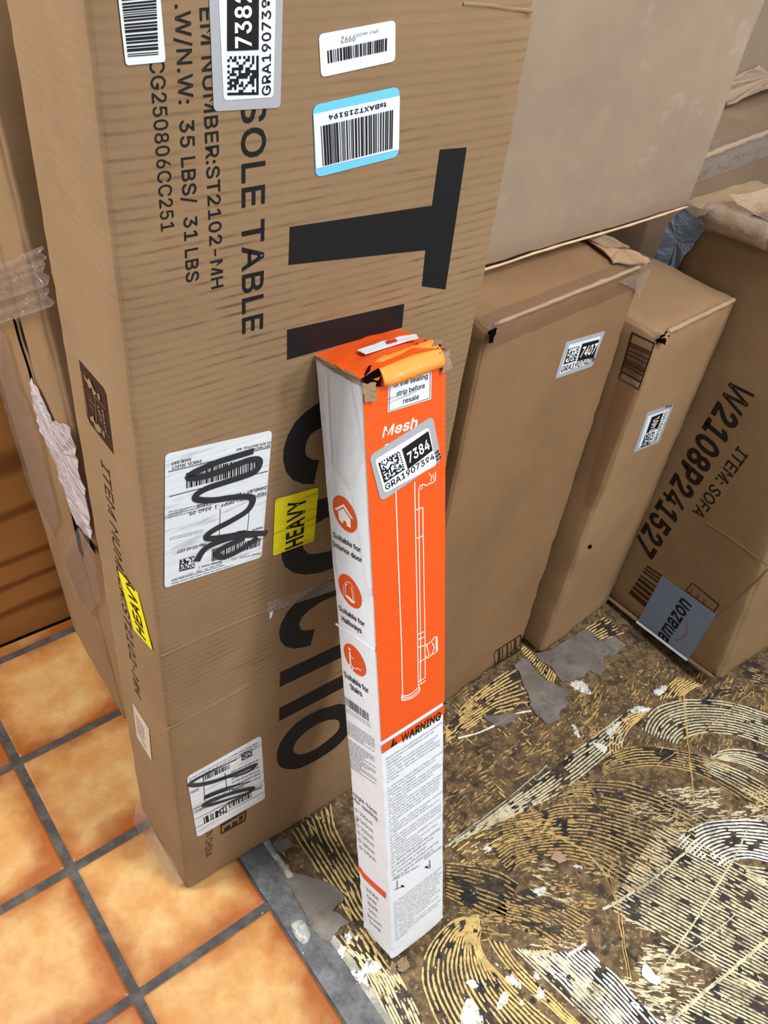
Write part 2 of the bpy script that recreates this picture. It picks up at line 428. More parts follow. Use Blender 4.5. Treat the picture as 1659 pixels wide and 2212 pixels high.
# letter outlines: advance width, then closed loops of points packed as (x+10)*200+(y+35) in hundredths of the type size
GL = {'A': '48;2435,6086,7686,11235,10035,7865,7668,7272,7077,6683,7083,6677,6272,6068,5865,3835;4249,4255,9455,9449', 'B': '46;3235,3286,6886,7885,8684,9282,9679,9876,10072,10069,9867,9465,9264,8862,8262,8261,8861,9260,9658,10055,10252,10449,10245,10042,9639,8837,8035,7035;4441,6841,8041,8643,9046,9249,9051,8853,8655,8257,7658,7058,4458;4464,6864,7264,7865,8266,8468,8670,8872,8675,8278,7680,6880,4480', 'C': '51;7434,6235,5037,4041,3447,3053,2860,3068,3474,4080,5083,6286,7487,8086,8885,9484,10082,10680,11077,11274,11470,10270,10072,9874,9476,9278,8879,8480,7880,7481,6480,5678,5075,4471,4266,4060,4254,4649,5046,5643,6441,7440,7840,8441,8842,9243,9445,9846,10049,10251,11451,11247,11044,10641,10039,9437,8835,8235', 'D': '50;6435,4035,4041,6241,7441,8443,9046,9650,9855,10061,9866,9671,9075,8478,7680,6480,3880,3886,6686,7885,9083,10079,10674,11068,11261,11053,10647,10042,9038,7836;4486,4435,3235,3286', 'E': '42;3235,3286,9486,9480,4480,4464,9264,9258,4458,4441,9641,9635', 'F': '41;3235,3286,9486,9480,4480,4463,9063,9057,4457,4435', 'G': '52;7434,6035,5038,4041,3447,3053,2860,3068,3474,4080,5083,6086,7287,8086,8885,9484,10082,10679,11077,11273,11470,10270,10072,9874,9476,9278,8879,8480,7880,7481,6480,5678,5075,4471,4266,4060,4254,4649,5046,5643,6441,7440,8241,8842,9444,10047,10251,10255,10655,7655,7661,11661,11655,11449,11044,10440,9637,8635', 'H': '52;3235,3286,4486,4464,9864,9886,11286,11235,9835,9858,4458,4435', 'I': '30;2635,2641,4441,4480,2680,2686,7486,7480,5680,5641,7441,7435', 'J': '40;5834,4435,3638,2843,2650,2652,4052,4050,4045,4442,5041,5840,6441,7042,7445,7450,7486,8886,8850,8643,7838,7035', 'K': '47;4050,4057,4459,4861,5263,5465,5867,6269,9286,11086,6663;3235,3286,4486,4468,4457,4454,4435;9435,5861,6666,11035', 'L': '39;3235,3286,4486,4441,9241,9235', 'M': '63;3235,3286,5086,7654,7652,7851,7849,8047,8245,8243,8442,8440,8240,8241,8443,8445,8647,8849,8851,9052,9054,11686,13486,13435,12035,12064,12066,12068,12070,12272,12274,12276,12279,12281,12278,12076,11874,11671,11469,11467,11265,11264,8835,7835,5464,5465,5267,5069,4871,4873,4676,4478,4281,4481,4479,4477,4474,4472,4470,4468,4466,4464,4435', 'N': '52;3235,3286,4886,8853,9052,9250,9448,9846,10043,10240,10040,10043,10046,10048,10051,10053,10054,10086,11286,11235,9835,6064,5866,5668,5270,5073,4676,4280,4480,4477,4473,4470,4468,4466,4464,4435', 'O': '53;7434,6235,5037,4041,3447,3053,2860,3068,3474,4080,5083,6286,7487,8686,9683,10680,11274,11868,11860,11853,11247,10641,9637,8635;7440,8241,9043,9645,10249,10454,10660,10466,10271,9675,9078,8280,7481,6480,5678,5075,4671,4266,4060,4254,4649,5045,5643,6441', 'P': '44;3235,3286,6886,7885,8684,9481,9878,10074,10270,10065,9862,9458,8656,7854,6854,4254,4259,6659,7460,8061,8462,8664,8867,8870,8873,8675,8477,8079,7480,6680,4480,4435', 'Q': '53;7051,8251,9443,9641,11430,10030,9038,8640;7434,6235,5037,4041,3447,3053,2860,3068,3474,4080,5083,6286,7487,8686,9683,10680,11274,11868,11860,11853,11247,10641,9637,8635;7440,8241,9043,9645,10249,10454,10660,10466,10271,9675,9078,8280,7481,6480,5678,5075,4671,4266,4060,4254,4649,5045,5643,6441', 'R': '45;3235,3286,6886,7885,8684,9481,9878,10075,10270,10066,9862,9459,8657,7855,6855,4055,4061,6661,7461,8062,8463,8665,8867,9070,8873,8675,8477,8079,7480,6680,4480,4435;9035,6658,8058,10635', 'S': '45;6434,5435,4636,3838,3241,3045,2849,4049,4246,4444,4842,5441,5840,6440,7240,7841,8242,8644,8846,9049,8851,8653,8454,8055,7456,6857,5659,4661,3864,3268,3072,3276,3480,4083,4885,5686,6687,7486,8485,9083,9680,9877,10073,8873,8676,8079,7480,6481,5881,5480,5079,4677,4475,4473,4470,4668,5067,5466,5865,6264,7263,7862,8261,8860,9259,9657,9855,10052,10249,10045,9841,9238,8436,7635', 'T': '45;2680,2686,10486,10480,7280,7235,5835,5880', 'U': '52;7234,6035,5037,4239,3643,3447,3252,3286,4486,4453,4649,4846,5244,5842,6441,7240,8041,8642,9244,9646,9849,9853,9886,11286,11252,11047,10643,10039,9237,8235', 'V': '48;6035,2486,3686,5856,6053,6449,6644,7038,6638,7044,7449,7653,7856,9886,11286,7635', 'W': '69;5235,2486,3686,5255,5452,5650,5647,5844,5842,6039,5839,5842,6044,6247,6250,6452,6455,8286,9686,11255,11452,11450,11647,11844,11842,12039,11839,11842,12044,12047,12250,12452,12455,14086,15486,12635,11235,9467,9271,9074,8878,8882,9082,8878,8674,8671,8467,6635', 'X': '47;2435,6463,6459,2686,4086,5675,5873,6071,6269,6468,6666,6864,6664,6866,7068,7269,7471,7673,8075,9486,11086,7259,7264,11235,9635,7848,7650,7452,7253,7055,6856,6658,6858,6656,6655,6453,6252,5850,5648,3835', 'Y': '47;6035,6056,2486,3886,5869,6267,6464,6861,7058,6458,6861,7064,7467,7669,9686,11286,7456,7435', 'Z': '44;2835,2840,7474,7876,8278,8480,8883,9080,8480,7880,7080,6480,2880,2886,10086,10081,5448,5045,4643,4441,4038,3840,4441,5041,5641,6241,10041,10035', 'a': '39;5234,4634,3835,3437,3039,2642,2646,2649,2851,3253,3654,4055,4656,5057,5657,6257,6658,7058,7458,7459,7660,7661,7463,7465,7266,6867,6468,6068,5468,5067,4666,4465,4264,4062,2864,3267,3670,4071,4673,5273,5873,6473,6873,7272,7871,8269,8467,8664,8860,8835,7635,7640,7440,7239,7037,6836,6435,5834;5440,6040,6641,7042,7244,7446,7649,7654,7454,7253,7053,6653,6452,6052,5852,5652,5051,4651,4450,4049,3847,3845,3844,4042,4241,4640,5040', 'b': '42;6634,6034,5435,5037,4838,4640,4441,4241,4235,3035,3086,4286,4267,4467,4668,4870,5071,5472,6073,6673,7473,8271,9068,9464,9859,9854,9848,9443,9040,8237,7435;6440,7040,7642,8044,8447,8650,8654,8658,8461,8064,7666,7068,6468,5868,5266,4864,4461,4458,4254,4450,4647,4844,5241,5840', 'c': '40;6234,5235,4437,3640,3244,2848,2654,2859,3264,3668,4471,5273,6273,6673,7273,7672,8271,8469,8867,9065,9263,8061,8063,7864,7665,7466,7267,6867,6668,6268,5467,5066,4464,4261,4057,4054,4050,4247,4444,5042,5440,6240,6640,6840,7241,7442,7643,7844,8045,8047,9245,9043,8841,8639,8237,7636,7235,6634', 'd': '42;6034,5035,4237,3640,3043,2848,2654,2859,3064,3668,4271,5073,6073,6673,7072,7471,7870,8068,8267,8286,9486,9435,8235,8241,8040,7838,7437,7035,6634;6040,6840,7241,7644,8047,8250,8254,8258,8061,7664,7266,6868,6068,5468,4866,4464,4261,4058,4054,4050,4247,4444,5042,5440', 'e': '40;6234,5235,4437,3640,3243,2848,2654,2859,3264,3668,4471,5273,6273,6873,7472,7871,8469,8866,9263,9459,9454,9452,3452,3457,8857,8255,8259,8062,7664,7266,6868,6268,5468,5066,4464,4262,4059,4056,4053,4049,4246,4643,5041,5640,6240,6640,7040,7441,7842,8044,8246,9244,9041,8839,8237,7635,7034', 'f': '25;6673,6668,2268,2273;3635,3678,3681,4084,4285,4887,5288,5888,6288,6488,6687,6887,6682,6482,6282,5882,5482,5081,4879,4877,4835', 'g': '43;6220,5420,4621,4222,3624,3226,3028,4031,4230,4428,4827,5026,5625,6225,7026,7627,8030,8234,8242,8041,7839,7438,7037,6636,5835,5036,4238,3640,3244,2849,2654,2860,3064,3668,4271,5073,6073,6673,7072,7471,7870,8068,8267,8273,9473,9434,9430,9026,8423,7821,7020;6041,6841,7243,7644,8047,8250,8254,8258,8061,7664,7266,6868,6068,5468,5066,4464,4261,4058,4054,4051,4247,4445,5043,5441', 'h': '41;4258,4235,3035,3086,4286,4264,4064,4468,5071,5873,6673,7273,8072,8470,8867,9063,9259,9235,8035,8059,7862,7465,7067,6268,5668,5267,4865,4663,4461', 'i': '17;3035,3073,4273,4235;3679,3480,3080,2882,2883,2885,3086,3487,3687,4087,4286,4485,4683,4482,4280,4080', 'j': '17;3073,4273,4232,4229,4026,3824,3222,2821,2021,1821,1826,2026,2427,2828,3030,3032;3679,3480,3080,2882,2883,2885,3086,3487,3687,4087,4286,4485,4683,4482,4280,4080', 'k': '38;4249,4256,4456,7673,9273,5655;3035,3086,4286,4235;7835,5054,5858,9435', 'l': '19;4835,4035,3437,3240,3043,3086,4286,4245,4443,4441,4640,5040,5240,5440,5635,5435,5235,5035', 'm': '61;3035,3073,4273,4265,4467,4670,5071,5473,6073,6474,7273,7871,8268,8464,8264,8467,8869,9271,9672,10273,10874,11473,12072,12470,12868,13065,13261,13235,12035,12060,11864,11466,11068,10468,9868,9467,9266,9064,8862,8860,8835,7435,7461,7464,7066,6668,6068,5668,5267,4866,4664,4462,4259,4235', 'n': '41;4258,4235,3035,3073,4273,4264,4064,4468,5071,5873,6673,7273,7872,8470,8867,9063,9259,9235,8035,8059,7862,7465,7067,6268,5668,5267,4865,4663,4461', 'o': '42;6234,5235,4437,3640,3244,2848,2654,2859,3264,3668,4471,5273,6273,7273,8071,8668,9264,9659,9654,9648,9244,8640,8037,7235;6240,6840,7442,7844,8247,8450,8454,8457,8261,7864,7466,6867,6268,5467,5066,4464,4261,4057,4054,4050,4247,4444,5042,5440', 'p': '42;3021,3073,4273,4267,4467,4668,4870,5071,5472,6073,6673,7473,8271,9068,9464,9859,9854,9848,9443,9040,8237,7435,6634,6034,5435,5037,4838,4640,4441,4241,4221;6440,7040,7642,8044,8447,8650,8654,8658,8461,8064,7666,7068,6468,5868,5266,4864,4461,4458,4254,4450,4647,4844,5241,5840', 'q': '42;9421,8221,8241,8040,7838,7437,7035,6634,6034,5035,4237,3640,3043,2848,2654,2859,3064,3668,4271,5073,6073,6673,7072,7471,7870,8068,8267,8273,9473;6040,6840,7241,7644,8047,8250,8254,8258,8061,7664,7266,6868,6068,5468,4866,4464,4261,4058,4054,4050,4247,4444,5042,5440', 'r': '26;3035,3073,4273,4267,4467,4670,5072,5673,6273,6473,6673,6873,6867,6667,6468,6268,5667,5266,4865,4663,4461,4259,4235', 's': '36;5634,4834,4235,3637,3239,3041,2844,3846,4243,4441,5040,5640,6440,6841,7243,7445,7247,7049,6850,6251,5052,4054,3456,3059,3062,3065,3468,3870,4472,5073,5873,6473,7072,7671,8069,8267,8464,7463,7265,6867,6468,5868,5268,4667,4265,4263,4261,4459,4858,5457,6656,7454,8252,8449,8646,8642,8240,7837,7236,6435', 't': '23;6073,6068,2268,2273;3282,4682,4645,4643,4841,5040,5440,5640,5840,6040,6235,6035,5835,5635,5435,4435,3837,3440,3244', 'u': '41;5634,5035,4236,3838,3441,3244,3049,3073,4273,4249,4445,4842,5241,6040,6640,7041,7443,7645,7847,8050,8073,9273,9235,8035,8044,8244,7840,7237,6435', 'v': '39;5235,2473,3673,5451,5647,5844,6040,6237,5637,5840,6044,6247,6451,8073,9473,6635', 'w': '57;4835,2473,3873,4656,4853,5049,5244,5639,5239,5644,5848,6053,6256,7073,8473,9256,9453,9649,9844,10039,9839,10044,10249,10453,10656,11673,12873,10635,9435,8452,8255,8057,8060,7863,7666,7669,7869,7666,7663,7460,7257,7255,7052,6035', 'x': '38;2435,5457,5452,2673,4073,5066,5263,5660,5858,6256,5656,5858,6060,6463,6666,7673,9073,6252,6256,9235,7835,6644,6246,6049,5851,5453,6053,5851,5649,5246,5044,3835', 'y': '39;3226,3426,3826,4026,4427,4628,4829,5031,5235,2473,3673,5451,5647,5844,6040,6237,5637,5840,6044,6247,6451,8273,9473,6029,5826,5624,5223,4821,4421,3820,3621,3221,3021', 'z': '38;2835,2840,7067,3067,3073,8673,8668,4641,8841,8835', '0': '45;6634,5435,4637,3841,3446,3053,3060,3068,3474,4080,4683,5486,6687,7686,8483,9280,9674,10068,10260,10053,9646,9241,8437,7635;6640,7241,7842,8245,8649,8854,8860,8866,8671,8276,7879,7280,6681,5880,5279,4876,4471,4266,4260,4254,4449,4845,5242,5841', '1': '45;3635,3640,9840,9835;7686,7635,6235,6280,3871,3878,6086', '2': '45;3235,3240,6658,7261,7663,8066,8268,8470,8472,8475,8277,7879,7480,7081,6481,6081,5480,5078,4876,4674,4671,3471,3475,3879,4282,4885,5686,6487,7486,8285,8882,9280,9676,9672,9669,9467,9264,8861,8257,7453,5041,9841,9835', '3': '45;6434,5435,4636,4038,3441,3044,2848,4248,4246,4644,4842,5441,5840,6440,7040,7641,8042,8244,8647,8649,8652,8455,8057,7458,6859,6060,5260,5265,7880,3480,3486,9486,9481,6263,6264,7264,8263,8860,9457,9854,9849,9845,9442,8839,8236,7435', '4': '45;2846,2851,7086,8286,4252,4251,10251,10246;7635,7647,7650,7667,8867,8835', '5': '45;6434,5635,4836,4238,3641,3444,3248,4448,4646,4844,5042,5441,6040,6440,7040,7641,8043,8245,8448,8651,8454,8257,8059,7461,7062,6463,5862,5462,5061,4660,3460,4086,9486,9480,5080,4665,4865,5066,5667,6068,6668,7268,7867,8466,8864,9261,9658,9855,9851,9847,9443,8839,8237,7435', '6': '45;6634,5635,4836,4239,3642,3447,3251,3455,3659,4063,4869,7086,8486,5061,5062,5464,5665,6066,6266,6666,7666,8464,9062,9459,9655,9851,9646,9442,8839,8236,7435;6640,7040,7641,8043,8245,8448,8651,8454,8256,8059,7660,7061,6662,6061,5460,5059,4856,4654,4451,4648,4845,5043,5441,6040', '7': '45;4035,8480,3280,3286,9886,9880,5235', '8': '45;6634,5635,4836,4038,3441,3245,3049,3252,3455,3657,4059,4661,5061,5062,4463,3866,3669,3473,3677,3880,4283,5085,5686,6687,7486,8285,8883,9280,9677,9673,9669,9266,8663,8062,8061,8661,9059,9457,9855,10052,10049,10045,9641,9038,8436,7435;6640,7240,7641,8242,8444,8646,8849,8652,8454,8256,7657,7258,6659,6058,5457,5056,4654,4452,4449,4446,4644,5042,5441,5840;6664,7064,7465,7866,8268,8470,8473,8475,8277,7879,7680,7081,6681,6081,5680,5279,4877,4875,4673,4870,4868,5266,5665,6064', '9': '45;6687,7486,8284,8882,9478,9674,9870,9666,9462,9057,8452,6035,4635,8060,8260,8058,7857,7456,7255,6855,6454,5455,4856,4259,3662,3466,3270,3475,3679,4282,4884,5686;6681,6081,5480,5078,4876,4673,4670,4667,4865,5062,5461,6060,6659,7060,7661,8062,8264,8467,8670,8473,8276,8078,7680,7081', '.': '19;4035,3635,3236,3037,3039,3041,3242,3643,4044,4243,4642,4841,4839,4837,4636,4235', ',': '19;2823,3442,4842,3623', ':': '19;4035,3635,3236,3037,3039,3041,3242,3643,4044,4243,4642,4841,4839,4837,4636,4235;4062,3662,3263,3065,3067,3068,3270,3671,4071,4271,4670,4868,4867,4865,4663,4262', '/': '25;6688,3427,2227,5688', '-': '45;8859,8854,4254,4259', '!': '20;3451,3286,4686,4651;4035,3635,3436,3237,3039,3241,3442,3643,4044,4443,4642,4841,4839,4837,4636,4435', "'": '21;3667,3486,4886,4667'}
GLD = {}
def island(loops):
    """group outline loops into filled islands with their holes, and triangulate"""
    def area2(l): return sum(l[i-1].x*l[i].y-l[i].x*l[i-1].y for i in range(len(l)))
    def inside(p, l):
        c = False
        for i in range(len(l)):
            a, b = l[i-1], l[i]
            if (a.y > p.y) != (b.y > p.y) and p.x < (b.x-a.x)*(p.y-a.y)/(b.y-a.y)+a.x: c = not c
        return c
    loops = sorted(loops, key=lambda l: -abs(area2(l))); outer = []
    for l in loops:
        for o_ in outer:
            if area2(l)*area2(o_[0]) < 0 and inside(l[0], o_[0]): o_.append(l); break
        else: outer.append([l])
    V_, F_ = [], []
    for o_ in outer:
        flat = [p for l in o_ for p in l]; b = len(V_); V_ += flat
        for t in tessellate_polygon(o_):
            a, c, d = (flat[k] for k in t)
            t = t if (c-a).cross(d-a).z > 0 else (t[0], t[2], t[1]); F_.append(tuple(k+b for k in t))
    return V_, F_
def glyph(ch, wgt):
    wgt = min(wgt, {'W': 0.010, 'M': 0.010, 'w': 0.01, 'm': 0.012, 'N': 0.018, 'A': 0.02, '4': 0.02, 'e': 0.02, 'a': 0.02}.get(ch, 0.03))
    if (ch, wgt) in GLD: return GLD[(ch, wgt)]
    parts = GL[ch].split(';'); adv = int(parts[0])/100; loops = []
    for q in parts[1:]:
        l = [Vector((int(n_)//200/100-0.10, int(n_) % 200/100-0.35, 0)) for n_ in q.split(',')]
        if len(l) > 2: loops.append(l)
    def area2(l): return sum(l[i-1].x*l[i].y-l[i].x*l[i-1].y for i in range(len(l)))
    if wgt:
        big_ = max(loops, key=lambda l: abs(area2(l))); sg = 1 if area2(big_) > 0 else -1; out = []
        for l in loops:
            m = len(l); nl = []
            for i in range(m):
                d1 = (l[i]-l[i-1]).normalized(); d2 = (l[(i+1) % m]-l[i]).normalized()
                n1 = Vector((d1.y, -d1.x, 0)); n2 = Vector((d2.y, -d2.x, 0)); b = n1+n2
                b = b/max(0.5, b.length_squared/2) if b.length > 0.2 else n1
                nl.append(l[i]+b*wgt*sg)
            out.append(nl)
        loops = out
    GLD[(ch, wgt)] = (adv+wgt*1.2, *island(loops)); return GLD[(ch, wgt)]
_txt = {}
def glyphs(txt, weight):
    k = (txt, weight)
    if k not in _txt:
        x = 0; V_, F_ = [], []
        for ch in txt:
            if ch == ' ': x += 0.20; continue
            a, v_, f_ = glyph(ch if ch in GL else 'o', weight); b = len(V_)
            V_ += [Vector((p.x+x, p.y, 0)) for p in v_]; F_ += [tuple(i+b for i in t) for t in f_]; x += a
        _txt[k] = (V_, F_)
    return _txt[k]
CAPH = 0.509; XH = 0.379
def text(fc, s, p0, p1, pt, mat, name, parent, e=E1, weight=0.0, low=False, shear=0.0, mb=None):
    """p0..p1 baseline from first to last letter, pt = top of the first capital above p0"""
    a, b, c = fc.at(p0), fc.at(p1), fc.at(pt)
    ux = (b-a); L = ux.length; ux = ux/L
    cv = c-a; uy = cv-ux*cv.dot(ux); H = uy.length; uy = fc.n.cross(ux)
    vs_, fs = glyphs(s, weight)
    x0 = min(v.x for v in vs_); x1 = max(v.x for v in vs_); k = H/((XH if low else CAPH)+2*weight)
    pts = [a+ux*((v.x-x0)/(x1-x0)*L + shear*k*v.y)+uy*(v.y+weight)*k+fc.n*e for v in vs_]
    if mb is not None: mb.add(pts, fs); return
    m = MB(); m.add(pts, fs); return m.build(name, mat, parent)

def carton_mesh(w, d, h, r=0.004, seed=0, wob=0.0015, crush=(), segs=(14, 8, 34)):
    """rounded, slightly bashed cuboid; crush = [(corner point, radius, depth)]"""
    def axis(L, n):
        inner = [r+(L-2*r)*i/n for i in range(n+1)]
        return [0.0, r*0.3]+[r*0.65]+inner+[L-r*0.65]+[L-r*0.3, L]
    A = [axis(L, n) for L, n in zip((w, d, h), segs)]
    dims = (w, d, h); idx = {}; verts = []; faces = []
    def vert(p):
        k = tuple(round(x, 6) for x in p)
        if k not in idx:
            inner = Vector([min(max(p[i], r), dims[i]-r) for i in range(3)])
            dv = Vector(p)-inner
            q = inner+dv.normalized()*r if dv.length > 1e-9 else Vector(p)
            # edge closeness: second smallest distance to a side
            ds = sorted([min(p[i], dims[i]-p[i]) for i in range(3)])
            ed = ds[1]; k2 = max(0.0, 1-ed/0.022)
            c0 = Vector((w/2, d/2, h/2)); inw = (c0-q); inw = Vector([math.copysign(1, inw[i]) if min(p[i], dims[i]-p[i]) < 0.012 else 0 for i in range(3)])
            nz = 0.5+0.5*hashn(q.x*22+seed, q.y*22, q.z*22); nz2 = 0.5+0.5*hashn(q.x*90+seed, q.y*90+3, q.z*90)
            q = q+inw*k2*wob*(nz*1.0+nz2*0.6)
            for cp, cr, cd in crush:
                dd = (q-Vector([cp[i]*dims[i] for i in range(3)])).length
                if dd < cr:
                    t = (1-dd/cr)**1.5; jit = Vector((hashn(q.x*70, q.y*70, q.z*70+seed), hashn(q.y*70, q.z*70+9, q.x*70), hashn(q.z*70, q.x*70, q.y*70+5)))
                    q = q+(c0-q).normalized()*cd*t*0.6+jit*cd*t*0.8
            idx[k] = len(verts); verts.append(q)
        return idx[k]
    for ax in range(3):
        o1, o2 = [(1, 2), (2, 0), (0, 1)][ax]
        for side in (0, 1):
            for i in range(len(A[o1])-1):
                for j in range(len(A[o2])-1):
                    q = []
                    for a, b in ((i, j), (i+1, j), (i+1, j+1), (i, j+1)):
                        p = [0, 0, 0]; p[ax] = dims[ax]*side; p[o1] = A[o1][a]; p[o2] = A[o2][b]; q.append(vert(p))
                    if not side: q.reverse()
                    if len(set(q)) == 4: faces.append(q)
    return verts, faces
def carton(box, mat, seed, name='carton_body', off=(0, 0, 0), **kw):
    v, f = carton_mesh(box.w, box.d, box.h, seed=seed, **kw)
    v = [p+Vector(off) for p in v]
    return mesh_obj(name, v, f, mat, box.o, True)

# ------------------------------------------------------------------ the setting: floor
floor_o = bpy.data.objects.new('floor', None); C.objects.link(floor_o); floor_o['kind'] = 'structure'
TILE = 0.2; G0 = Vector((-0.501637, 0.667779, 0)); GA = 0.74645
gu = Vector((math.cos(GA), math.sin(GA), 0)); gv = Vector((-math.sin(GA), math.cos(GA), 0))
def gp(i, j, z=0.0): return G0+gu*(i*TILE)+gv*(j*TILE)+Vector((0, 0, z))
def slab(name, pts, z0, z1, mat, parent):
    n_ = len(pts); up = [Vector((p.x, p.y, z1)) for p in pts]; dn = [Vector((p.x, p.y, z0)) for p in pts]
    tr = tessellate_polygon([up]); f = []
    for t in tr:
        a, b, c = (up[i] for i in t); f.append(t if (b-a).cross(c-a).z > 0 else (t[0], t[2], t[1]))
    return mesh_obj(name, up+dn, f+[(i, (i+1) % n_, (i+1) % n_+n_, i+n_) for i in range(n_)], mat, parent)
slab('grout_bed', [gp(-14, -9), gp(1.0, -9), gp(1.0, 16), gp(-14, 16)], -0.02, -0.003, grout_mat, floor_o)
slab('adhesive_bed', [gp(1.0, -9), gp(16, -9), gp(16, 16), gp(1.0, 16)], -0.02, -0.0016, adh_base, floor_o)
# one tile mesh, shared
def tile_mesh():
    bm = bmesh.new(); g_ = (TILE-0.0125)/2; ring = []
    def loop(sz, z, rr):
        L = []
        for cx, cy, a0 in ((1, 1, 0), (-1, 1, 90), (-1, -1, 180), (1, -1, 270)):
            for k in range(3):
                a = math.radians(a0+45*k); L.append(bm.verts.new((cx*(sz-rr)+rr*math.cos(a), cy*(sz-rr)+rr*math.sin(a), z)))
        return L
    l0 = loop(g_, -0.012, 0.003); l1 = loop(g_, -0.0022, 0.003); l2 = loop(g_-0.0028, 0.0, 0.003)
    for a, b in ((l0, l1), (l1, l2)):
        for i in range(12): bm.faces.new((a[i], a[(i+1) % 12], b[(i+1) % 12], b[i]))
    bm.faces.new(l2); me = bpy.data.meshes.new('tile'); bm.to_mesh(me); bm.free(); me.materials.append(tile_mat); return me
tm = tile_mesh()
for i in range(-5, 1):
    for j in range(-5, 4):
        t = bpy.data.objects.new('tile', tm); C.objects.link(t); t.parent = floor_o
        t.location = gp(i+0.5, j+0.5, random.uniform(-0.0004, 0)); t.rotation_euler = (0, 0, GA+random.uniform(-0.003, 0.003))
# grey transition strip along the tiles
def wavy(i0, amp, seed, j0=-6, j1=10, n=90):
    return [gp(i0+amp*hashn(k*0.35+seed, seed, 0)+amp*0.5*hashn(k*1.1, seed, 2), lerp(j0, j1, k/n)) for k in range(n+1)]
def band_strip(name, a, b, za, zm, mat, parent):
    rows = 6; v = []; f = []
    for r_ in range(rows+1):
        t = r_/rows; z_ = lerp(za, za, t)+zm*math.sin(math.pi*t)
        for k in range(len(a)):
            p = a[k].lerp(b[k], t); v.append(Vector((p.x, p.y, z_+0.0006*hashn(p.x*60, p.y*60, 1))))
    m = len(a)
    for r_ in range(rows):
        for k in range(m-1): f.append((r_*m+k, (r_+1)*m+k, (r_+1)*m+k+1, r_*m+k+1))
    return mesh_obj(name, v, f, mat, parent, True)
ts = bpy.data.objects.new('trim_1', None); C.objects.link(ts); ts['kind'] = 'structure'
e0 = [gp(0.985, lerp(-6, 10, k/90)) for k in range(91)]
band_strip('mortar_strip', e0, wavy(1.20, 0.02, 3), -0.0012, 0.0022, strip_mat, ts)
band_strip('mortar_crest', wavy(1.185, 0.02, 3), wavy(1.235, 0.03, 8), -0.0008, 0.0012, strip_pale, ts)
band_strip('mortar_groove', wavy(1.075, 0.008, 5), wavy(1.10, 0.010, 6), 0.0004, 0.0010, gap_shade if False else strip_mat, ts)

def fpts(pts, z=0.0): return [Vector((p[0], p[1], z)) if len(p) == 3 else floor_at(p[0], p[1], z) for p in pts]
def jag(P, amp, seed, n=4):                 # ragged outline
    out = []
    for i, p in enumerate(P):
        q = P[(i+1) % len(P)]
        for k in range(n):
            a = p.lerp(q, k/n); out.append(a+Vector((hashn(a.x*90+seed, a.y*90, 1), hashn(a.y*90, a.x*90+seed, 4), 0))*amp)
    return out
R2 = zr(1040, 1300, 360/1659); R6 = zr(950, 1400, 709/1659); RE = zr(1300, 1450, 359/1659)
RF = zr(950, 1800, 350/1659); RG = zr(1300, 1800, 359/1659); RH = zr(540, 1700, 260/1438); RD = zr(950, 1400, 350/1659)
def patch(name, px, seed, mat=None, z1=0.0012, amp=0.004):
    return slab(name, jag(fpts(px), amp, seed), -0.0016, z1, mat or mortar, floor_o)
patch('mortar_patch', R2((330, 640), (400, 560), (470, 590), (560, 720), (660, 790), (780, 860), (880, 880), (840, 940), (870, 1010), (780, 1080), (770, 1160), (690, 1225), (630, 1200), (560, 1140), (490, 1040), (480, 930), (420, 850), (375, 700)), 1)
patch('mortar_patch', R2((530, 520), (700, 480), (900, 350), (1040, 270), (1110, 310), (1160, 390), (1340, 360), (1440, 430), (1330, 530), (1210, 540), (1240, 650), (1200, 740), (1080, 690), (1010, 760), (880, 780), (800, 800), (740, 720), (690, 640), (600, 600)), 2)
patch('mortar_patch', RH((420, 1110), (560, 1040), (760, 1080), (950, 1140), (1120, 1290), (1100, 1370), (980, 1480), (1110, 1540), (1180, 1620), (1050, 1720), (930, 1830), (800, 1760), (690, 1560), (560, 1330)), 3)
patch('mortar_patch', RH((250, 690), (330, 620), (450, 600), (500, 700), (430, 760), (320, 760)), 4, amp=0.003)
patch('mortar_patch', RD((430, 690), (560, 700), (700, 660), (820, 680), (760, 740), (640, 800), (560, 800)), 5, amp=0.003)

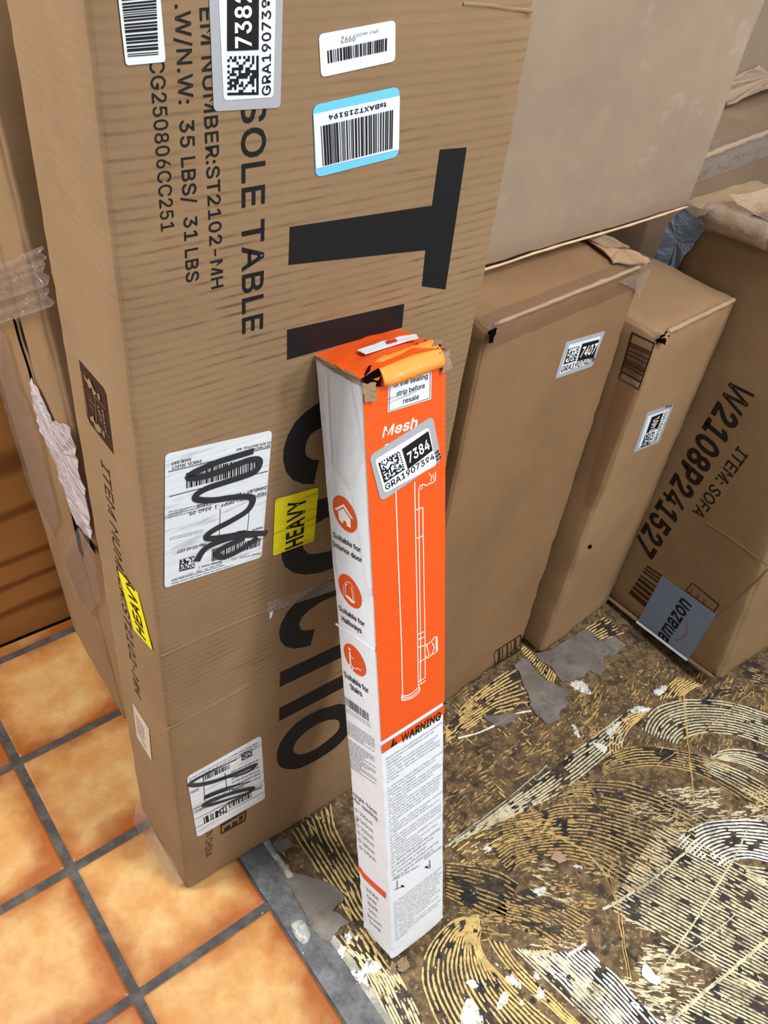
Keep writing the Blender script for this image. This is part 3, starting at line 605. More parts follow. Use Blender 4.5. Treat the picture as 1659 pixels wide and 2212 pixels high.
# trowelled adhesive ridges: each band runs between two guide lines
ridge_mb = {k: MB() for k in ('tan', 'gold', 'cream', 'white')}
under = MB()
def band(A, B, kind, pitch=0.0056, seed=0, drop=0.38, wd=0.0030, ground=True, lay=0):
    PA = resample(fpts(A, -0.001), 60); PB = resample(fpts(B, -0.001), 60)
    n_ = max(2, int(sum((a-b).length for a, b in zip(PA, PB))/60/pitch)); mb = ridge_mb[kind]
    zoff = lay*0.00012
    for k in range(n_+1):
        t = k/n_; m = max(12, int(sum((PA[i+1].lerp(PB[i+1], t)-PA[i].lerp(PB[i], t)).length for i in range(59))/0.0042))
        L = resample([PA[i].lerp(PB[i], t) for i in range(0, 60, 3)]+[PA[59].lerp(PB[59], t)], m)
        run = []
        for i, p in enumerate(L+[None]):
            ok = p is not None
            if ok:
                off = Vector((hashn(p.x*45+seed, p.y*45, k*0.3), hashn(p.y*45, p.x*45+seed, k*0.3+5), 0))*0.0011
                q = p+off
                ok = hashn(q.x*34+seed, q.y*34, seed)*0.7+hashn(q.x*150, q.y*150, seed+k)*0.75 > -drop
            if ok: run.append(q)
            else:
                if len(run) > 1:
                    v = []; w0 = wd*(0.75+0.5*(0.5+0.5*hashn(k*1.7, seed, 2)))
                    for a_ in range(len(run)):
                        tt = (run[min(a_+1, len(run)-1)]-run[max(a_-1, 0)]); tt.z = 0; tt.normalize()
                        s_ = Vector((-tt.y, tt.x, 0))*w0*0.5*(0.55 if a_ in (0, len(run)-1) else 1.0+0.7*hashn(run[a_].x*190, run[a_].y*190, 7))
                        c_ = Vector((run[a_].x, run[a_].y, 0))
                        v += [c_+s_+Vector((0, 0, -0.0014+zoff)), c_+s_*0.45+Vector((0, 0, -0.0006+zoff)), c_-s_*0.45+Vector((0, 0, -0.0006+zoff)), c_-s_+Vector((0, 0, -0.0014+zoff))]
                    mb.add(v, [(4*a_+c, 4*a_+4+c, 4*a_+5+c, 4*a_+1+c) for a_ in range(len(run)-1) for c in range(3)])
                run = []
    if ground:
        z_ = -0.0015+zoff
        v = [Vector((p.x, p.y, z_)) for p in PA]+[Vector((p.x, p.y, z_)) for p in PB]
        under.add(v, [(i, i+1, i+61, i+60) for i in range(59)])

band(RE((400, 600), (440, 480), (560, 360), (800, 290), (1100, 290), (1350, 330), (1659, 430), (1900, 520)), RE((770, 745), (800, 690), (880, 640), (1000, 610), (1200, 615), (1400, 650), (1659, 740), (1900, 840)), 'cream', seed=1, lay=3)
band(RE((85, 840), (80, 700), (130, 590), (260, 450), (420, 390), (500, 370)), RE((200, 790), (200, 710), (250, 600), (320, 520), (380, 480)), 'gold', seed=2, lay=2)
band(RE((1060, 860), (1120, 820), (1260, 780), (1450, 790), (1659, 850), (1900, 940)), RE((1180, 880), (1300, 900), (1450, 940), (1659, 1050), (1900, 1180)), 'cream', seed=3, lay=2)
band(RE((0, 880), (90, 830), (250, 770), (400, 750), (600, 760), (900, 820), (1100, 880), (1350, 980), (1659, 1150), (1900, 1300)), RE((0, 1060), (100, 1000), (300, 960), (480, 940), (700, 960), (950, 1020), (1200, 1150), (1400, 1270), (1659, 1420), (1900, 1560)), 'tan', seed=4, lay=4)
band(RE((1000, 870), (1350, 985), (1659, 1150), (1900, 1300)), RE((1050, 1000), (1300, 1130), (1500, 1240), (1659, 1330), (1900, 1480)), 'cream', seed=5, lay=5, ground=False)
band(R6((600, 710), (700, 680), (900, 675), (1050, 710), (1200, 770), (1380, 870)), R6((600, 770), (700, 745), (900, 790), (1050, 840), (1200, 900), (1290, 950)), 'tan', seed=6, lay=5)
band(R6((190, 910), (300, 865), (450, 840), (600, 795), (750, 785), (900, 810), (1100, 870), (1250, 960)), R6((350, 1140), (420, 1080), (560, 1060), (750, 1090), (900, 1180), (1000, 1250)), 'tan', seed=7, lay=6)
band(R6((60, 1010), (150, 940), (300, 900), (500, 870), (700, 880)), R6((120, 1110), (190, 1060), (300, 990), (450, 950), (700, 960)), 'gold', seed=17, lay=6, ground=False, drop=0.15)
band(R6((1110, 890), (1300, 985), (1500, 1090), (1659, 1180), (1900, 1310)), R6((850, 1310), (1000, 1390), (1200, 1500), (1400, 1610), (1659, 1750)), 'cream', seed=8, lay=7)
band(R6((1180, 1000), (1250, 930), (1350, 885), (1500, 870), (1659, 880), (1900, 930)), R6((1420, 1110), (1480, 1070), (1560, 1060), (1659, 1080), (1900, 1150)), 'white', seed=9, lay=9)
band(R6((1500, 1130), (1659, 1200), (1900, 1310)), R6((1500, 1100), (1659, 1120), (1900, 1180)), 'cream', seed=10, lay=8)
band(R6((1450, 1620), (1659, 1720), (1900, 1840)), R6((1150, 1850), (1400, 1980), (1659, 2110)), 'cream', seed=11, lay=8, drop=0.3)
band([(1035, 1978), (990, 1985), (955, 2010), (925, 2050), (913, 2100), (925, 2160), (955, 2225), (990, 2280)], RF((420, 1000), (400, 1100), (450, 1250), (600, 1430), (800, 1640), (1100, 1900), (1300, 2060)), 'gold', seed=12, lay=8)
band(RF((500, 1080), (600, 1250), (800, 1490), (1100, 1760), (1350, 1990)), RF((660, 1130), (720, 1230), (860, 1400), (1150, 1680), (1450, 1980)), 'gold', seed=13, lay=9)
band(RF((760, 1180), (960, 1370), (1240, 1640), (1600, 1980)), RF((1100, 1200), (1330, 1330), (1700, 1640), (2000, 1930)), 'cream', seed=14, lay=10)
band([(1150, 2064), (1210, 2120), (1300, 2212), (1350, 2262)], [(1268, 2052), (1330, 2110), (1404, 2190), (1450, 2240)], 'white', seed=15, lay=11, drop=0.45)
band(RF((60, 310), (300, 330), (600, 400), (800, 520)), RF((60, 640), (300, 760), (450, 830), (640, 900)), 'tan', seed=16, lay=7, drop=0.2)
band(RF((440, 860), (600, 870), (900, 960), (1200, 1150)), RF((900, 560), (1000, 620), (1300, 720), (1560, 860)), 'tan', seed=18, lay=7, drop=0.15)
band(R6((30, 1010), (230, 870), (500, 665), (740, 480), (960, 310)), R6((190, 930), (420, 820), (600, 730), (800, 575), (930, 460)), 'cream', seed=19, lay=7, drop=0.25)
band(RD((60, 820), (200, 640), (420, 430), (760, 190), (850, 120)), RD((60, 960), (250, 840), (600, 650), (930, 590)), 'gold', seed=20, lay=1, drop=0.3)
band(R2((380, 480), (440, 440)), R2((700, 830), (740, 720)), 'gold', seed=21, lay=1, drop=0.45, pitch=0.005)
band(R2((1040, 270), (1230, 150)), R2((1190, 390), (1420, 300)), 'gold', seed=22, lay=1)
band(RE((580, 290), (640, 180), (760, 60)), RE((800, 250), (900, 170), (1010, 130)), 'gold', seed=23, lay=3)
band(RE((1010, 270), (1150, 180), (1400, 150)), RE((1120, 300), (1250, 240), (1420, 210)), 'tan', seed=24, lay=3, drop=0.2)
band(RH((500, 520), (700, 820), (880, 1090), (1050, 1330)), RH((960, 200), (1010, 480), (1150, 750), (1330, 1050)), 'gold', seed=25, lay=1, pitch=0.0066, wd=0.0028)
band(RH((1060, 1330), (1200, 1560), (1300, 1700)), RH((1330, 1050), (1420, 1300), (1560, 1500)), 'gold', seed=26, lay=1, pitch=0.0066)
band(RH((960, 1800), (1100, 2000), (1280, 2230), (1500, 2560)), RH((1310, 1680), (1438, 1850), (1620, 2100), (1850, 2400)), 'gold', seed=27, lay=2, pitch=0.0060)
band([(745, 2045), (790, 2100), (850, 2222)], [(850, 2090), (885, 2150), (920, 2225)], 'cream', seed=28, lay=3, drop=0.3)
band(RE((1350, 40), (1659, 140), (1900, 220)), RE((1480, -30), (1659, 20), (1900, 80)), 'tan', seed=29, lay=1, drop=0.1)
band([(958, 1700), (1060, 1640), (1150, 1600), (1300, 1560)], [(960, 1760), (1080, 1700), (1200, 1640), (1330, 1580)], 'tan', seed=30, lay=1, drop=-0.12, ground=False)
band([(1500, 2212), (1600, 2260), (1700, 2300)], [(1330, 2150), (1400, 2200), (1500, 2260)], 'white', seed=31, lay=6, drop=0.05, ground=False)
# more trowel fans on the floor around the view
rf = random.Random(9)
def in_view(p):
    d = CAM_R.transposed() @ (p-CAM_P); u = IMG_W/2+F_PX*d.x/-d.z; v_ = IMG_H/2-F_PX*d.y/-d.z
    return d.z < 0 and -40 < u < IMG_W+40 and -40 < v_ < IMG_H+40
for ci in range(2, 14):
    for cj in range(-5, 5):
        c_ = gp(ci+rf.uniform(-.3, .3), cj*1.2+rf.uniform(-.3, .3)); r1_ = rf.uniform(0.14, 0.22); r0_ = r1_*rf.uniform(0.25, 0.5); a_ = GA+rf.choice((0.4, 1.2, 2.2))+rf.uniform(-.4, .4)
        arc = lambda r_: [c_+Vector((math.cos(a_+t*0.45)*r_, math.sin(a_+t*0.45)*r_, 0)) for t in range(6)]
        A_, B_ = arc(r1_), arc(r0_)
        if any(in_view(p) for p in A_+B_) or min((p-G0).dot(gu)/TILE for p in A_+B_) < 1.3 or (c_-CAM_P).length > 2.2: continue
        band([tuple(p) for p in A_], [tuple(p) for p in B_], rf.choice(('tan', 'gold', 'cream', 'cream')), seed=ci*7+cj, lay=rf.randint(0, 4))
# scraped remains between the bands: short pale dashes
rq = random.Random(44)
def scrapes(n_, x0, x1, y0, y1, ang, kind):
    mb = ridge_mb[kind]
    for k in range(n_):
        p = floor_at(rq.uniform(x0, x1), rq.uniform(y0, y1)); a = ang+rq.gauss(0, 0.12); L = rq.uniform(0.004, 0.022); w0 = rq.uniform(0.0006, 0.0016)
        if (p-G0).dot(gu)/TILE < 1.25: continue
        if hashn(p.x*14, p.y*14, ang) < -0.05: continue
        d = Vector((math.cos(a), math.sin(a), 0)); s_ = Vector((-d.y, d.x, 0)); v = []
        for t in (-0.5, -0.2, 0.15, 0.5):
            c_ = p+d*L*t+s_*0.0008*hashn(p.x*300, t*9, k); ww = w0*(0.35 if abs(t) == 0.5 else 1)
            v += [c_+s_*ww+Vector((0, 0, -0.0013)), c_+Vector((0, 0, -0.0006)), c_-s_*ww+Vector((0, 0, -0.0013))]
        mb.add(v, [(3*i+c, 3*i+3+c, 3*i+4+c, 3*i+1+c) for i in range(3) for c in (0, 1)])
scrapes(480, 950, 1300, 1480, 1820, GA+0.1, 'tan'); scrapes(120, 950, 1300, 1480, 1820, GA+1.6, 'gold')
scrapes(500, 1250, 1660, 1430, 1620, GA+0.3, 'tan'); scrapes(500, 1150, 1450, 1850, 2212, GA-0.9, 'cream')
scrapes(700, 1000, 1350, 1830, 2080, GA-0.6, 'tan'); scrapes(500, 1350, 1660, 1700, 1800, GA-0.5, 'cream'); scrapes(300, 560, 900, 1750, 2200, GA+1.5, 'gold')
scrapes(400, 1350, 1660, 2050, 2212, GA-0.8, 'cream')
o = under.build('adhesive_dark_coat', adh_dark, floor_o)
for k, mat in (('tan', ridge_tan), ('gold', ridge_gold), ('cream', ridge_cream), ('white', ridge_white)):
    o = ridge_mb[k].build('adhesive_ridges', mat, floor_o, True); o['kind'] = 'stuff'
# pale scratches across the ridges
UPN = Vector((0, 0, 1))
def scratch(px, wd, mat, seed=0):
    P = resample(fpts(px, 0), max(14, len(px)*8)); P = [p+Vector((hashn(p.x*50+seed, p.y*50, 0), hashn(p.y*50, p.x*50, seed), 0))*0.0015 for p in P]
    mb = MB(); v = []
    for i, p in enumerate(P):
        t = (P[min(i+1, len(P)-1)]-P[max(i-1, 0)]).normalized(); s_ = UPN.cross(t)*wd*0.5*(0.8+0.5*hashn(p.x*120, p.y*120, seed))
        v += [p+s_+UPN*-0.001, p+UPN*0.0014, p-s_+UPN*-0.001]
    mb.add(v, [(3*i+c, 3*i+1+c, 3*i+4+c, 3*i+3+c) for i in range(len(P)-1) for c in (0, 1)])
    return mb.build('adhesive_scratch', mat, floor_o, True)
scratch(RE((800, 70), (830, 400), (870, 800), (930, 1330)), 0.0034, ridge_gold, 1)
scratch(RG((1450, -40), (1380, 130), (1250, 360), (1000, 760), (820, 1040), (550, 1420)), 0.0040, ridge_cream, 2)
scratch(RG((1700, 1020), (1500, 1190), (1300, 1360), (1050, 1560), (850, 1740), (600, 1930)), 0.0065, ridge_cream, 3)
scratch(RG((0, 330), (90, 560), (150, 680), (175, 900), (240, 1300), (270, 1480)), 0.0022, ridge_gold, 4)
scratch(RG((60, 360), (130, 600), (190, 760), (230, 1100), (300, 1470)), 0.0022, ridge_gold, 5)
scratch(RG((0, 750), (140, 690), (350, 560), (560, 420), (900, 130)), 0.0055, ridge_cream, 6)
scratch(RD((180, 920), (400, 860), (620, 760), (780, 670), (940, 640)), 0.0045, ridge_white, 7)
scratch(RF((50, 140), (250, -20), (600, -280), (1100, -700)), 0.0034, strip_pale, 8)
scratch(RE((550, 930), (830, 740), (1100, 520), (1280, 380), (1500, 200)), 0.0022, ridge_tan, 9)
scratch(RG((720, 1250), (1000, 1080), (1200, 920), (1330, 810)), 0.0022, ridge_cream, 10)
scratch(RF((1100, -20), (1400, 130), (1560, 250), (1700, 420)), 0.003, ridge_gold, 11)
# plaster splashes
def splash(px, seed, h=0.0016, amp=0.0028, mat=None):
    P = resample(fpts(px), 40, True)[:-1]; P = [p+Vector((hashn(p.x*260+seed, p.y*260, 1), hashn(p.y*260, p.x*260+seed, 4), 0))*amp*1.5 for p in P]; c = sum(P, Vector())/len(P); mid = [c.lerp(p, 0.6) for p in P]; m = len(P)
    v = [Vector((p.x, p.y, -0.0012)) for p in P]+[Vector((p.x, p.y, h*(0.8+0.5*hashn(p.x*200, p.y*200, seed)))) for p in mid]+[Vector((c.x, c.y, h))]
    f = [(i, (i+1) % m, m+(i+1) % m, m+i) for i in range(m)]+[(m+i, m+(i+1) % m, 2*m) for i in range(m)]
    return mesh_obj('plaster_spot', v, f, mat or plaster, floor_o, True)
for k, pl in enumerate([RF((260, 1680), (340, 1680), (400, 1800), (470, 1960), (440, 2080), (250, 2060), (200, 1880)), RF((1000, 1600), (1030, 1550), (1080, 1620), (1060, 1700), (1000, 1720), (980, 1660)),
                        RF((640, 1620), (700, 1630), (720, 1680), (660, 1760), (620, 1820), (580, 1800), (600, 1720)), RF((680, 1460), (760, 1460), (820, 1520), (830, 1590), (760, 1560), (690, 1520)),
                        RF((970, 1430), (1010, 1410), (1040, 1460), (1000, 1500)), RF((1280, 1260), (1380, 1190), (1490, 1110), (1510, 1130), (1400, 1230), (1300, 1280)), RF((820, 1710), (850, 1700), (860, 1760), (830, 1770)),
                        RH((1130, 1800), (1190, 1720), (1215, 1780), (1190, 1860), (1150, 1840)), RH((1260, 1780), (1300, 1780), (1300, 1830), (1265, 1830)), RH((1080, 1880), (1130, 1900), (1150, 1960), (1100, 2040), (1060, 1980)),
                        [(775, 2100), (795, 2068), (812, 2075), (826, 2088), (812, 2105), (795, 2098), (780, 2122), (799, 2135), (790, 2140), (770, 2120), (755, 2098), (760, 2090)],
                        RD((1330, 370), (1440, 320), (1520, 400), (1550, 470), (1440, 440)), RD((1350, 790), (1390, 790), (1430, 900), (1400, 920)), R6((850, 400), (900, 365), (915, 375), (870, 430), (840, 440)), R6((770, 480), (830, 480), (850, 510), (830, 530)),
                        R6((970, 310), (1000, 290), (1060, 300), (1040, 320), (990, 325)), RF((960, 580), (1100, 530), (1090, 570), (1030, 650), (980, 630)), RF((430, 130), (500, 120), (540, 170), (480, 180)), RF((1370, 320), (1430, 330), (1470, 370), (1390, 350)),
                        RG((1100, 1200), (1130, 1210), (1150, 1250), (1110, 1235)), RE((520, 190), (640, 130), (640, 200), (560, 240)), RF((260, 1520), (340, 1480), (400, 1560), (350, 1600))]):
    splash(pl, k+1)
rr = random.Random(12); cr = MB()
for k in range(420):
    x, y = rr.uniform(960, 1690), rr.uniform(1450, 2240)
    if rr.random() < 0.15: x, y = rr.uniform(560, 960), rr.uniform(1850, 2212)
    p = floor_at(x, y); r_ = rr.uniform(0.0006, 0.0019); m = 6; ph = rr.random()*6
    ring = [Vector((p.x+r_*rr.uniform(.6, 1.3)*math.cos(ph+a*6.28/m), p.y+r_*rr.uniform(.6, 1.3)*math.sin(ph+a*6.28/m), -0.001)) for a in range(m)]
    cr.add(ring+[Vector((p.x, p.y, 0.0008))], [(a, (a+1) % m, m) for a in range(m)])
cr.build('plaster_crumbs', plaster, floor_o)['kind'] = 'stuff'
dark = MB()
for k in range(60):
    x, y = rr.uniform(980, 1680), rr.uniform(1600, 2240); p = floor_at(x, y); r_ = rr.uniform(0.0015, 0.004); m = 9
    ring = [Vector((p.x+r_*rr.uniform(.4, 1.4)*math.cos(a*6.28/m), p.y+r_*rr.uniform(.4, 1.4)*math.sin(a*6.28/m), 0.0008)) for a in range(m)]
    dark.add(ring+[Vector((p.x, p.y, 0.001))], [(a, (a+1) % m, m) for a in range(m)])
dark.build('tar_spots', adh_dark, floor_o)['kind'] = 'stuff'

# walls far behind, only guessed at through the gaps
def wallq(name, a, b, h=2.6):
    o = mesh_obj(name, [a, b, b+Vector((0, 0, h)), a+Vector((0, 0, h))], [(0, 1, 2, 3)], wall_m); o['kind'] = 'structure'; return o
wallq('wall_back', gp(-8, 7.5, -0.02), gp(14, 7.5, -0.02))

# ------------------------------------------------------------------ the cartons
b1 = Box((-0.201174, 0.507694, 0.001909), 0.726754, 0.001037, 0.005426, (0.351869, 0.144292, 1.16))
bo = Box((0.089523, 0.448686, 0.01353), 0.761006, -0.21109, -0.00249, (0.091387, 0.064575, 0.832689))
b3 = Box((0.07516, 0.789358, 0.014487), 0.841673, -0.016626, 0.035363, (0.311133, 0.204882, 0.73995))
b4 = Box((0.314096, 1.002282, 0.006252), 0.832167, 0.0, 0.030223, (0.20971, 0.30, 0.656674))
b5 = Box((0.618466, 0.9693, 0.034534), 0.707237, -0.109572, 0.030194, (0.30, 0.31, 0.726684))
b9 = Box((-0.359656, 0.746043, 0.016497), 0.693397, -0.07007, -0.032475, (0.30, 0.235753, 1.10))
b2_R = Box((0.370595, 1.224054, 0.755), 0.775545, 0.020602, 0.011062, (0.50, 0.33, 0.90))
b2 = Box(b2_R.P - b2_R.R @ Vector((0.50, 0, 0)), 0.775545, 0.020602, 0.011062, (0.50, 0.33, 0.90))

# --- tall console table carton
r1 = b1.root('table_carton', 'tall brown carton printed CONSOLE TABLE in black, leaning place of the orange box', 'box')
r1['label'] = 'tallest brown carton, printed SOLE TABLE and ITEM NUMBER, behind the orange and white box'
carton(b1, card_main, 1.0, wob=0.0022, crush=[((1, 0, 0.93), 0.035, 0.007), ((1, 0, 0.89), 0.025, 0.005), ((0, 0, 0), 0.02, 0.006)], segs=(26, 10, 90))
F = b1.face('front'); Lf = b1.face('left')
def big(pts, nm='printed_letter', **k): return poly(F, pts, ink, nm, r1, EP, thick=0.0001, **k)
big([(950, 323), (1008, 318), (962, 625), (911, 618), (919, 540), (623, 572), (626, 490), (933, 444)])
big([(620, 712), (873, 656), (868, 707), (620, 777)])
big([(720, 848), (684.5, 872.7), (659.6, 889.6), (637.7, 911.5), (621.8, 939.4), (612.8, 969.2), (611.8, 995), (617.8, 1019), (631.7, 1036), (653.6, 1045), (677.5, 1046), (683, 1020), (689, 994), (673.5, 993), (661.6, 985), (658.6, 971), (661.6, 955), (669.5, 939), (684.5, 928), (720, 912)])
big([(760, 1058), (699.4, 1077), (675, 1083), (650, 1094), (625, 1114), (611, 1145), (606.5, 1180), (608.9, 1208), (615.8, 1224), (633.7, 1237), (659.6, 1241), (691, 1237), (713, 1229), (760, 1212), (760, 1178), (711, 1191), (679.5, 1197), (665.6, 1196), (656.6, 1188), (652, 1170), (656, 1152), (668, 1140), (682.5, 1131), (703, 1118.5), (760, 1098)])
big([(760, 1240), (718, 1252.5), (684.8, 1267), (660, 1284.7), (639, 1300), (620, 1323), (606.8, 1348), (602.6, 1365), (605.8, 1383.5), (616, 1396), (630.7, 1400.6), (649.4, 1399), (670, 1394), (675, 1376), (680, 1359), (657.8, 1362.7), (648.4, 1358.6), (645.7, 1348), (651.5, 1333.6), (668, 1317), (693, 1300), (718, 1289), (760, 1273)])
big([(605, 1452.6), (728.5, 1394), (760, 1379), (762, 1408), (730.6, 1423), (604, 1483.8)])
big([(603.3, 1530), (733.7, 1461.5), (765, 1445), (766, 1471), (735.8, 1487.5), (602.8, 1557.8)])
big([(738.9, 1520.8), (716, 1525), (684.8, 1535), (643, 1560), (612, 1593.6), (599.5, 1620.6), (598.5, 1641), (605.8, 1656), (622, 1661), (647, 1659), (684.8, 1641), (722, 1616), (745, 1593.5), (760, 1565), (760, 1535)],
    holes=[[(733.7, 1564.4), (728.5, 1555), (709.8, 1555), (684.8, 1564), (659.8, 1581), (641, 1600), (633.8, 1616), (637, 1627), (653.6, 1629), (680.6, 1618.5), (714, 1593.6), (730.6, 1577)]], curve=True)
text(F, 'SOLE TABLE', (521, 212), (523, 722), (575, 203), ink, 'printed_text', r1, EP, weight=0.012)
Z1 = zr(0, 0, 620/1659)
def T1(s, a, b, c, wgt=0.0, mat=ink):
    a, b, c = Z1(a, b, c); return text(F, s, a, b, c, mat, 'printed_text', r1, EP, weight=wgt)
T1('EM NUMBER:ST2102-MH', (1152, 45), (1222, 1672), (1238, 38), 0.010)
T1('.W/N.W:  35 LBS/  31 LBS', (1008, 25), (1076, 1635), (1100, 18), 0.010)
T1('CG250806CC251', (862, 345), (932, 1338), (948, 333), 0.006)
T1(':', (880, 160), (878, 185), (950, 150), 0.0)
text(F, 'IN CHINA', *zr(230, 1400, 390/1540)((848, 1562), (842, 1795), (905, 1545)), ink_brown, 'printed_text', r1, EP)
# handling marks partly under the lower label
hm = poly(F, zr(230, 1400, 390/1540)((970, 1505), (1195, 1380), (1185, 1475), (975, 1590)), ink_brown, 'printed_handling_mark', r1, EP,
          holes=[zr(230, 1400, 390/1540)((985, 1520), (1180, 1400), (1175, 1465), (985, 1572))])
for q in ([(1000, 1540), (1050, 1500), (1060, 1530), (1010, 1560)], [(1075, 1480), (1120, 1470), (1110, 1510), (1070, 1530)], [(1130, 1440), (1165, 1420), (1160, 1460), (1130, 1480)]):
    poly(F, zr(230, 1400, 390/1540)(*q), ink_brown, 'mark_figure', hm, E0, thick=0)

# labels on the front
def sticker(fc, q, mat, name, parent, r=0.08, e=E0, label=None):
    o = rquad(fc, q, mat, name, parent, e, r)
    if label: o['label'] = label
    return o
# top left white barcode label (runs on above the frame)
s1 = sticker(F, [(247, -70), (340, -75), (357, 133), (271, 141)], paper, 'barcode_label', r1)
barcode(F, [(254, -62), (264, -62), (272, 121), (272, 121)][:0] or [(334, -60), (341, 117), (275, 122), (256, -52)], ink, 'label_barcode', s1, E1, 78, 11)
# number sticker 7382
s2 = sticker(F, [(447, -95), (612, -100), (605, 232), (461, 240)], paper_grey, 'number_sticker', r1, 0.06)
s2b = rquad(F, [(467, -80), (596, -84), (589, 209), (482, 216)], paper, 'sticker_panel', s2, E1, 0.06)
poly(F, Z1((1308, -200), (1492, -200), (1490, 285), (1308, 292)), ink, 'number_block', s2, E2, thick=0)
text(F, '7382', *Z1((1448, 268), (1448, -60), (1352, 272)), white_ink, 'sticker_number', s2, E3, weight=0.02)
codegrid(F, Z1((1310, 548), (1310, 322), (1490, 318), (1490, 545)), ink, 'dot_code', s2, E2, 14, 4)
text(F, 'GRA1907382', *Z1((1560, 545), (1562, -75), (1510, 548)), ink, 'sticker_text', s2, E2, weight=0.01)
# white label 9992
Z2 = zr(600, 0, 500/1659)
s3 = sticker(F, Z2((290, 245), (840, 143), (838, 437), (308, 553)), paper, 'barcode_label', r1, 0.12)
barcode(F, Z2((350, 360), (787, 268), (785, 360), (356, 452)), ink, 'label_barcode', s3, E1, 95, 12)
text(F, '9992', *Z2((552, 243), (450, 262), (552, 290)), grey_ink, 'label_text', s3, E1)
text(F, 'LPN 0-484339', *Z2((718, 208), (556, 240), (718, 230)), grey_ink, 'label_text', s3, E1)
# blue label
s4 = sticker(F, Z2((248, 755), (870, 617), (862, 1120), (268, 1272)), blue_band, 'barcode_label', r1, 0.10)
s4['label'] = 'white barcode label with light blue bands'
poly(F, Z2((250, 815), (870, 683), (864, 1068), (270, 1206)), paper, 'label_panel', s4, E1, thick=0)
barcode(F, Z2((302, 900), (825, 782), (820, 1060), (318, 1187)), ink, 'label_barcode', s4, E2, 110, 13)
text(F, 'tsBAXT215194', *Z2((772, 728), (358, 822), (770, 764)), ink, 'label_text', s4, E2, weight=0.02)

# shipping label with marker scribble
Z5 = zr(330, 900, 430/1659)
s5 = sticker(F, Z5((100, 312), (992, 112), (905, 1168), (95, 1428)), paper_ribbed, 'shipping_label', r1, 0.04)
s5['label'] = 'white shipping label crossed out with black marker'
def ln(z, a, b, w_, par, nm='label_line'):
    a, b = z(a, b); return stroke(F, [a, b], w_, ink, nm, par, E1, False)
ln(Z5, (125, 456), (975, 250), 1.6, s5); ln(Z5, (135, 662), (402, 592), 1.6, s5); ln(Z5, (640, 530), (955, 450), 1.6, s5)
ln(Z5, (560, 760), (548, 1050), 0.9, s5); ln(Z5, (800, 790), (785, 960), 0.9, s5)
def T5(s, a, b, c, wgt=0.01, m=ink):
    text(F, s, *Z5(a, b, c), m, 'label_text', s5, E1, weight=wgt)
T5('PARCEL SELECT', (402, 352), (155, 412), (402, 378)); T5('SAME DAY', (318, 338), (152, 378), (318, 362))
T5('VS AFS SEATTLE, WA', (985, 200), (695, 262), (985, 218)); T5('SVC MACH', (978, 225), (840, 258), (978, 243))
T5('DANBURY - VA - 5402', (945, 572), (560, 668), (945, 598)); T5('MSP8 - DDU-MSP8-1  0340  05', (942, 618), (305, 792), (942, 645)); T5('C  LARGE', (530, 690), (365, 730), (530, 714))
T5('19 - May 03:40 CDT', (525, 1025), (200, 1112), (525, 1048)); T5('MSP8', (915, 908), (830, 930), (915, 926))
T5('Cross Trax: 18 - May - 2024 16:46 CDT', (575, 1215), (160, 1350), (575, 1232), 0.0); T5('Package Count: 1', (575, 1195), (380, 1245), (575, 1212), 0.01); T5('DANBURY WI 54020 - 2412', (900, 1125), (655, 1180), (900, 1140), 0.0)
barcode(F, Z5((275, 465), (880, 322), (878, 442), (275, 594)), ink, 'label_barcode', s5, E1, 120, 14)
barcode(F, Z5((490, 1100), (895, 1005), (888, 1072), (488, 1205)), ink, 'label_barcode', s5, E1, 90, 15)
codegrid(F, Z5((222, 1188), (345, 1152), (348, 1255), (218, 1287)), ink, 'dot_code', s5, E1, 16, 8)
poly(F, Z5((697, 952), (775, 940), (775, 985), (697, 995)), ink, 'label_block', s5, E1, thick=0)
dashes(F, Z5((130, 780), (520, 690), (480, 760), (120, 850)), 3, grey_ink, 'label_fine_print', s5, E1, 3, 0.3)
dashes(F, Z5((140, 1000), (420, 930), (420, 960), (140, 1030)), 2, grey_ink, 'label_fine_print', s5, E1, 4, 0.3)
dashes(F, Z5((150, 1355), (560, 1235), (700, 1230), (150, 1400)), 2, grey_ink, 'label_fine_print', s5, E1, 6, 0.3)
for k, (pth, wd) in enumerate([([(835, 280), (700, 322), (540, 372), (400, 430), (320, 470), (295, 505), (420, 492), (600, 435), (780, 362), (870, 352), (885, 390), (850, 450), (760, 490), (600, 540), (440, 595), (355, 650), (370, 685), (500, 690), (660, 668), (800, 662), (828, 700), (780, 780), (650, 862), (520, 930), (445, 985), (470, 1010), (600, 995), (740, 972), (870, 968), (950, 965)], 12.5),
                               ([(860, 975), (700, 990), (560, 1030), (450, 1080), (400, 1130), (362, 1200)], 11), ([(870, 1000), (760, 1080), (650, 1140), (570, 1165), (530, 1125), (600, 1075), (760, 1005)], 10)]):
    stroke(F, Z5(*pth), wd, marker, 'marker_scribble', s5, E2+0.0002*k)
# yellow HEAVY label on the front
Z6 = zr(580, 820, 200/1005)
s6 = sticker(F, Z6((68, 1298), (538, 1162), (490, 1742), (42, 1910)), yellow, 'heavy_label', r1, 0.06, E1)
s6['label'] = 'yellow label reading HEAVY on the front'
text(F, 'HEAVY', *Z6((368, 1768), (405, 1258), (176, 1845)), ink, 'label_text', s6, E2, weight=0.02)
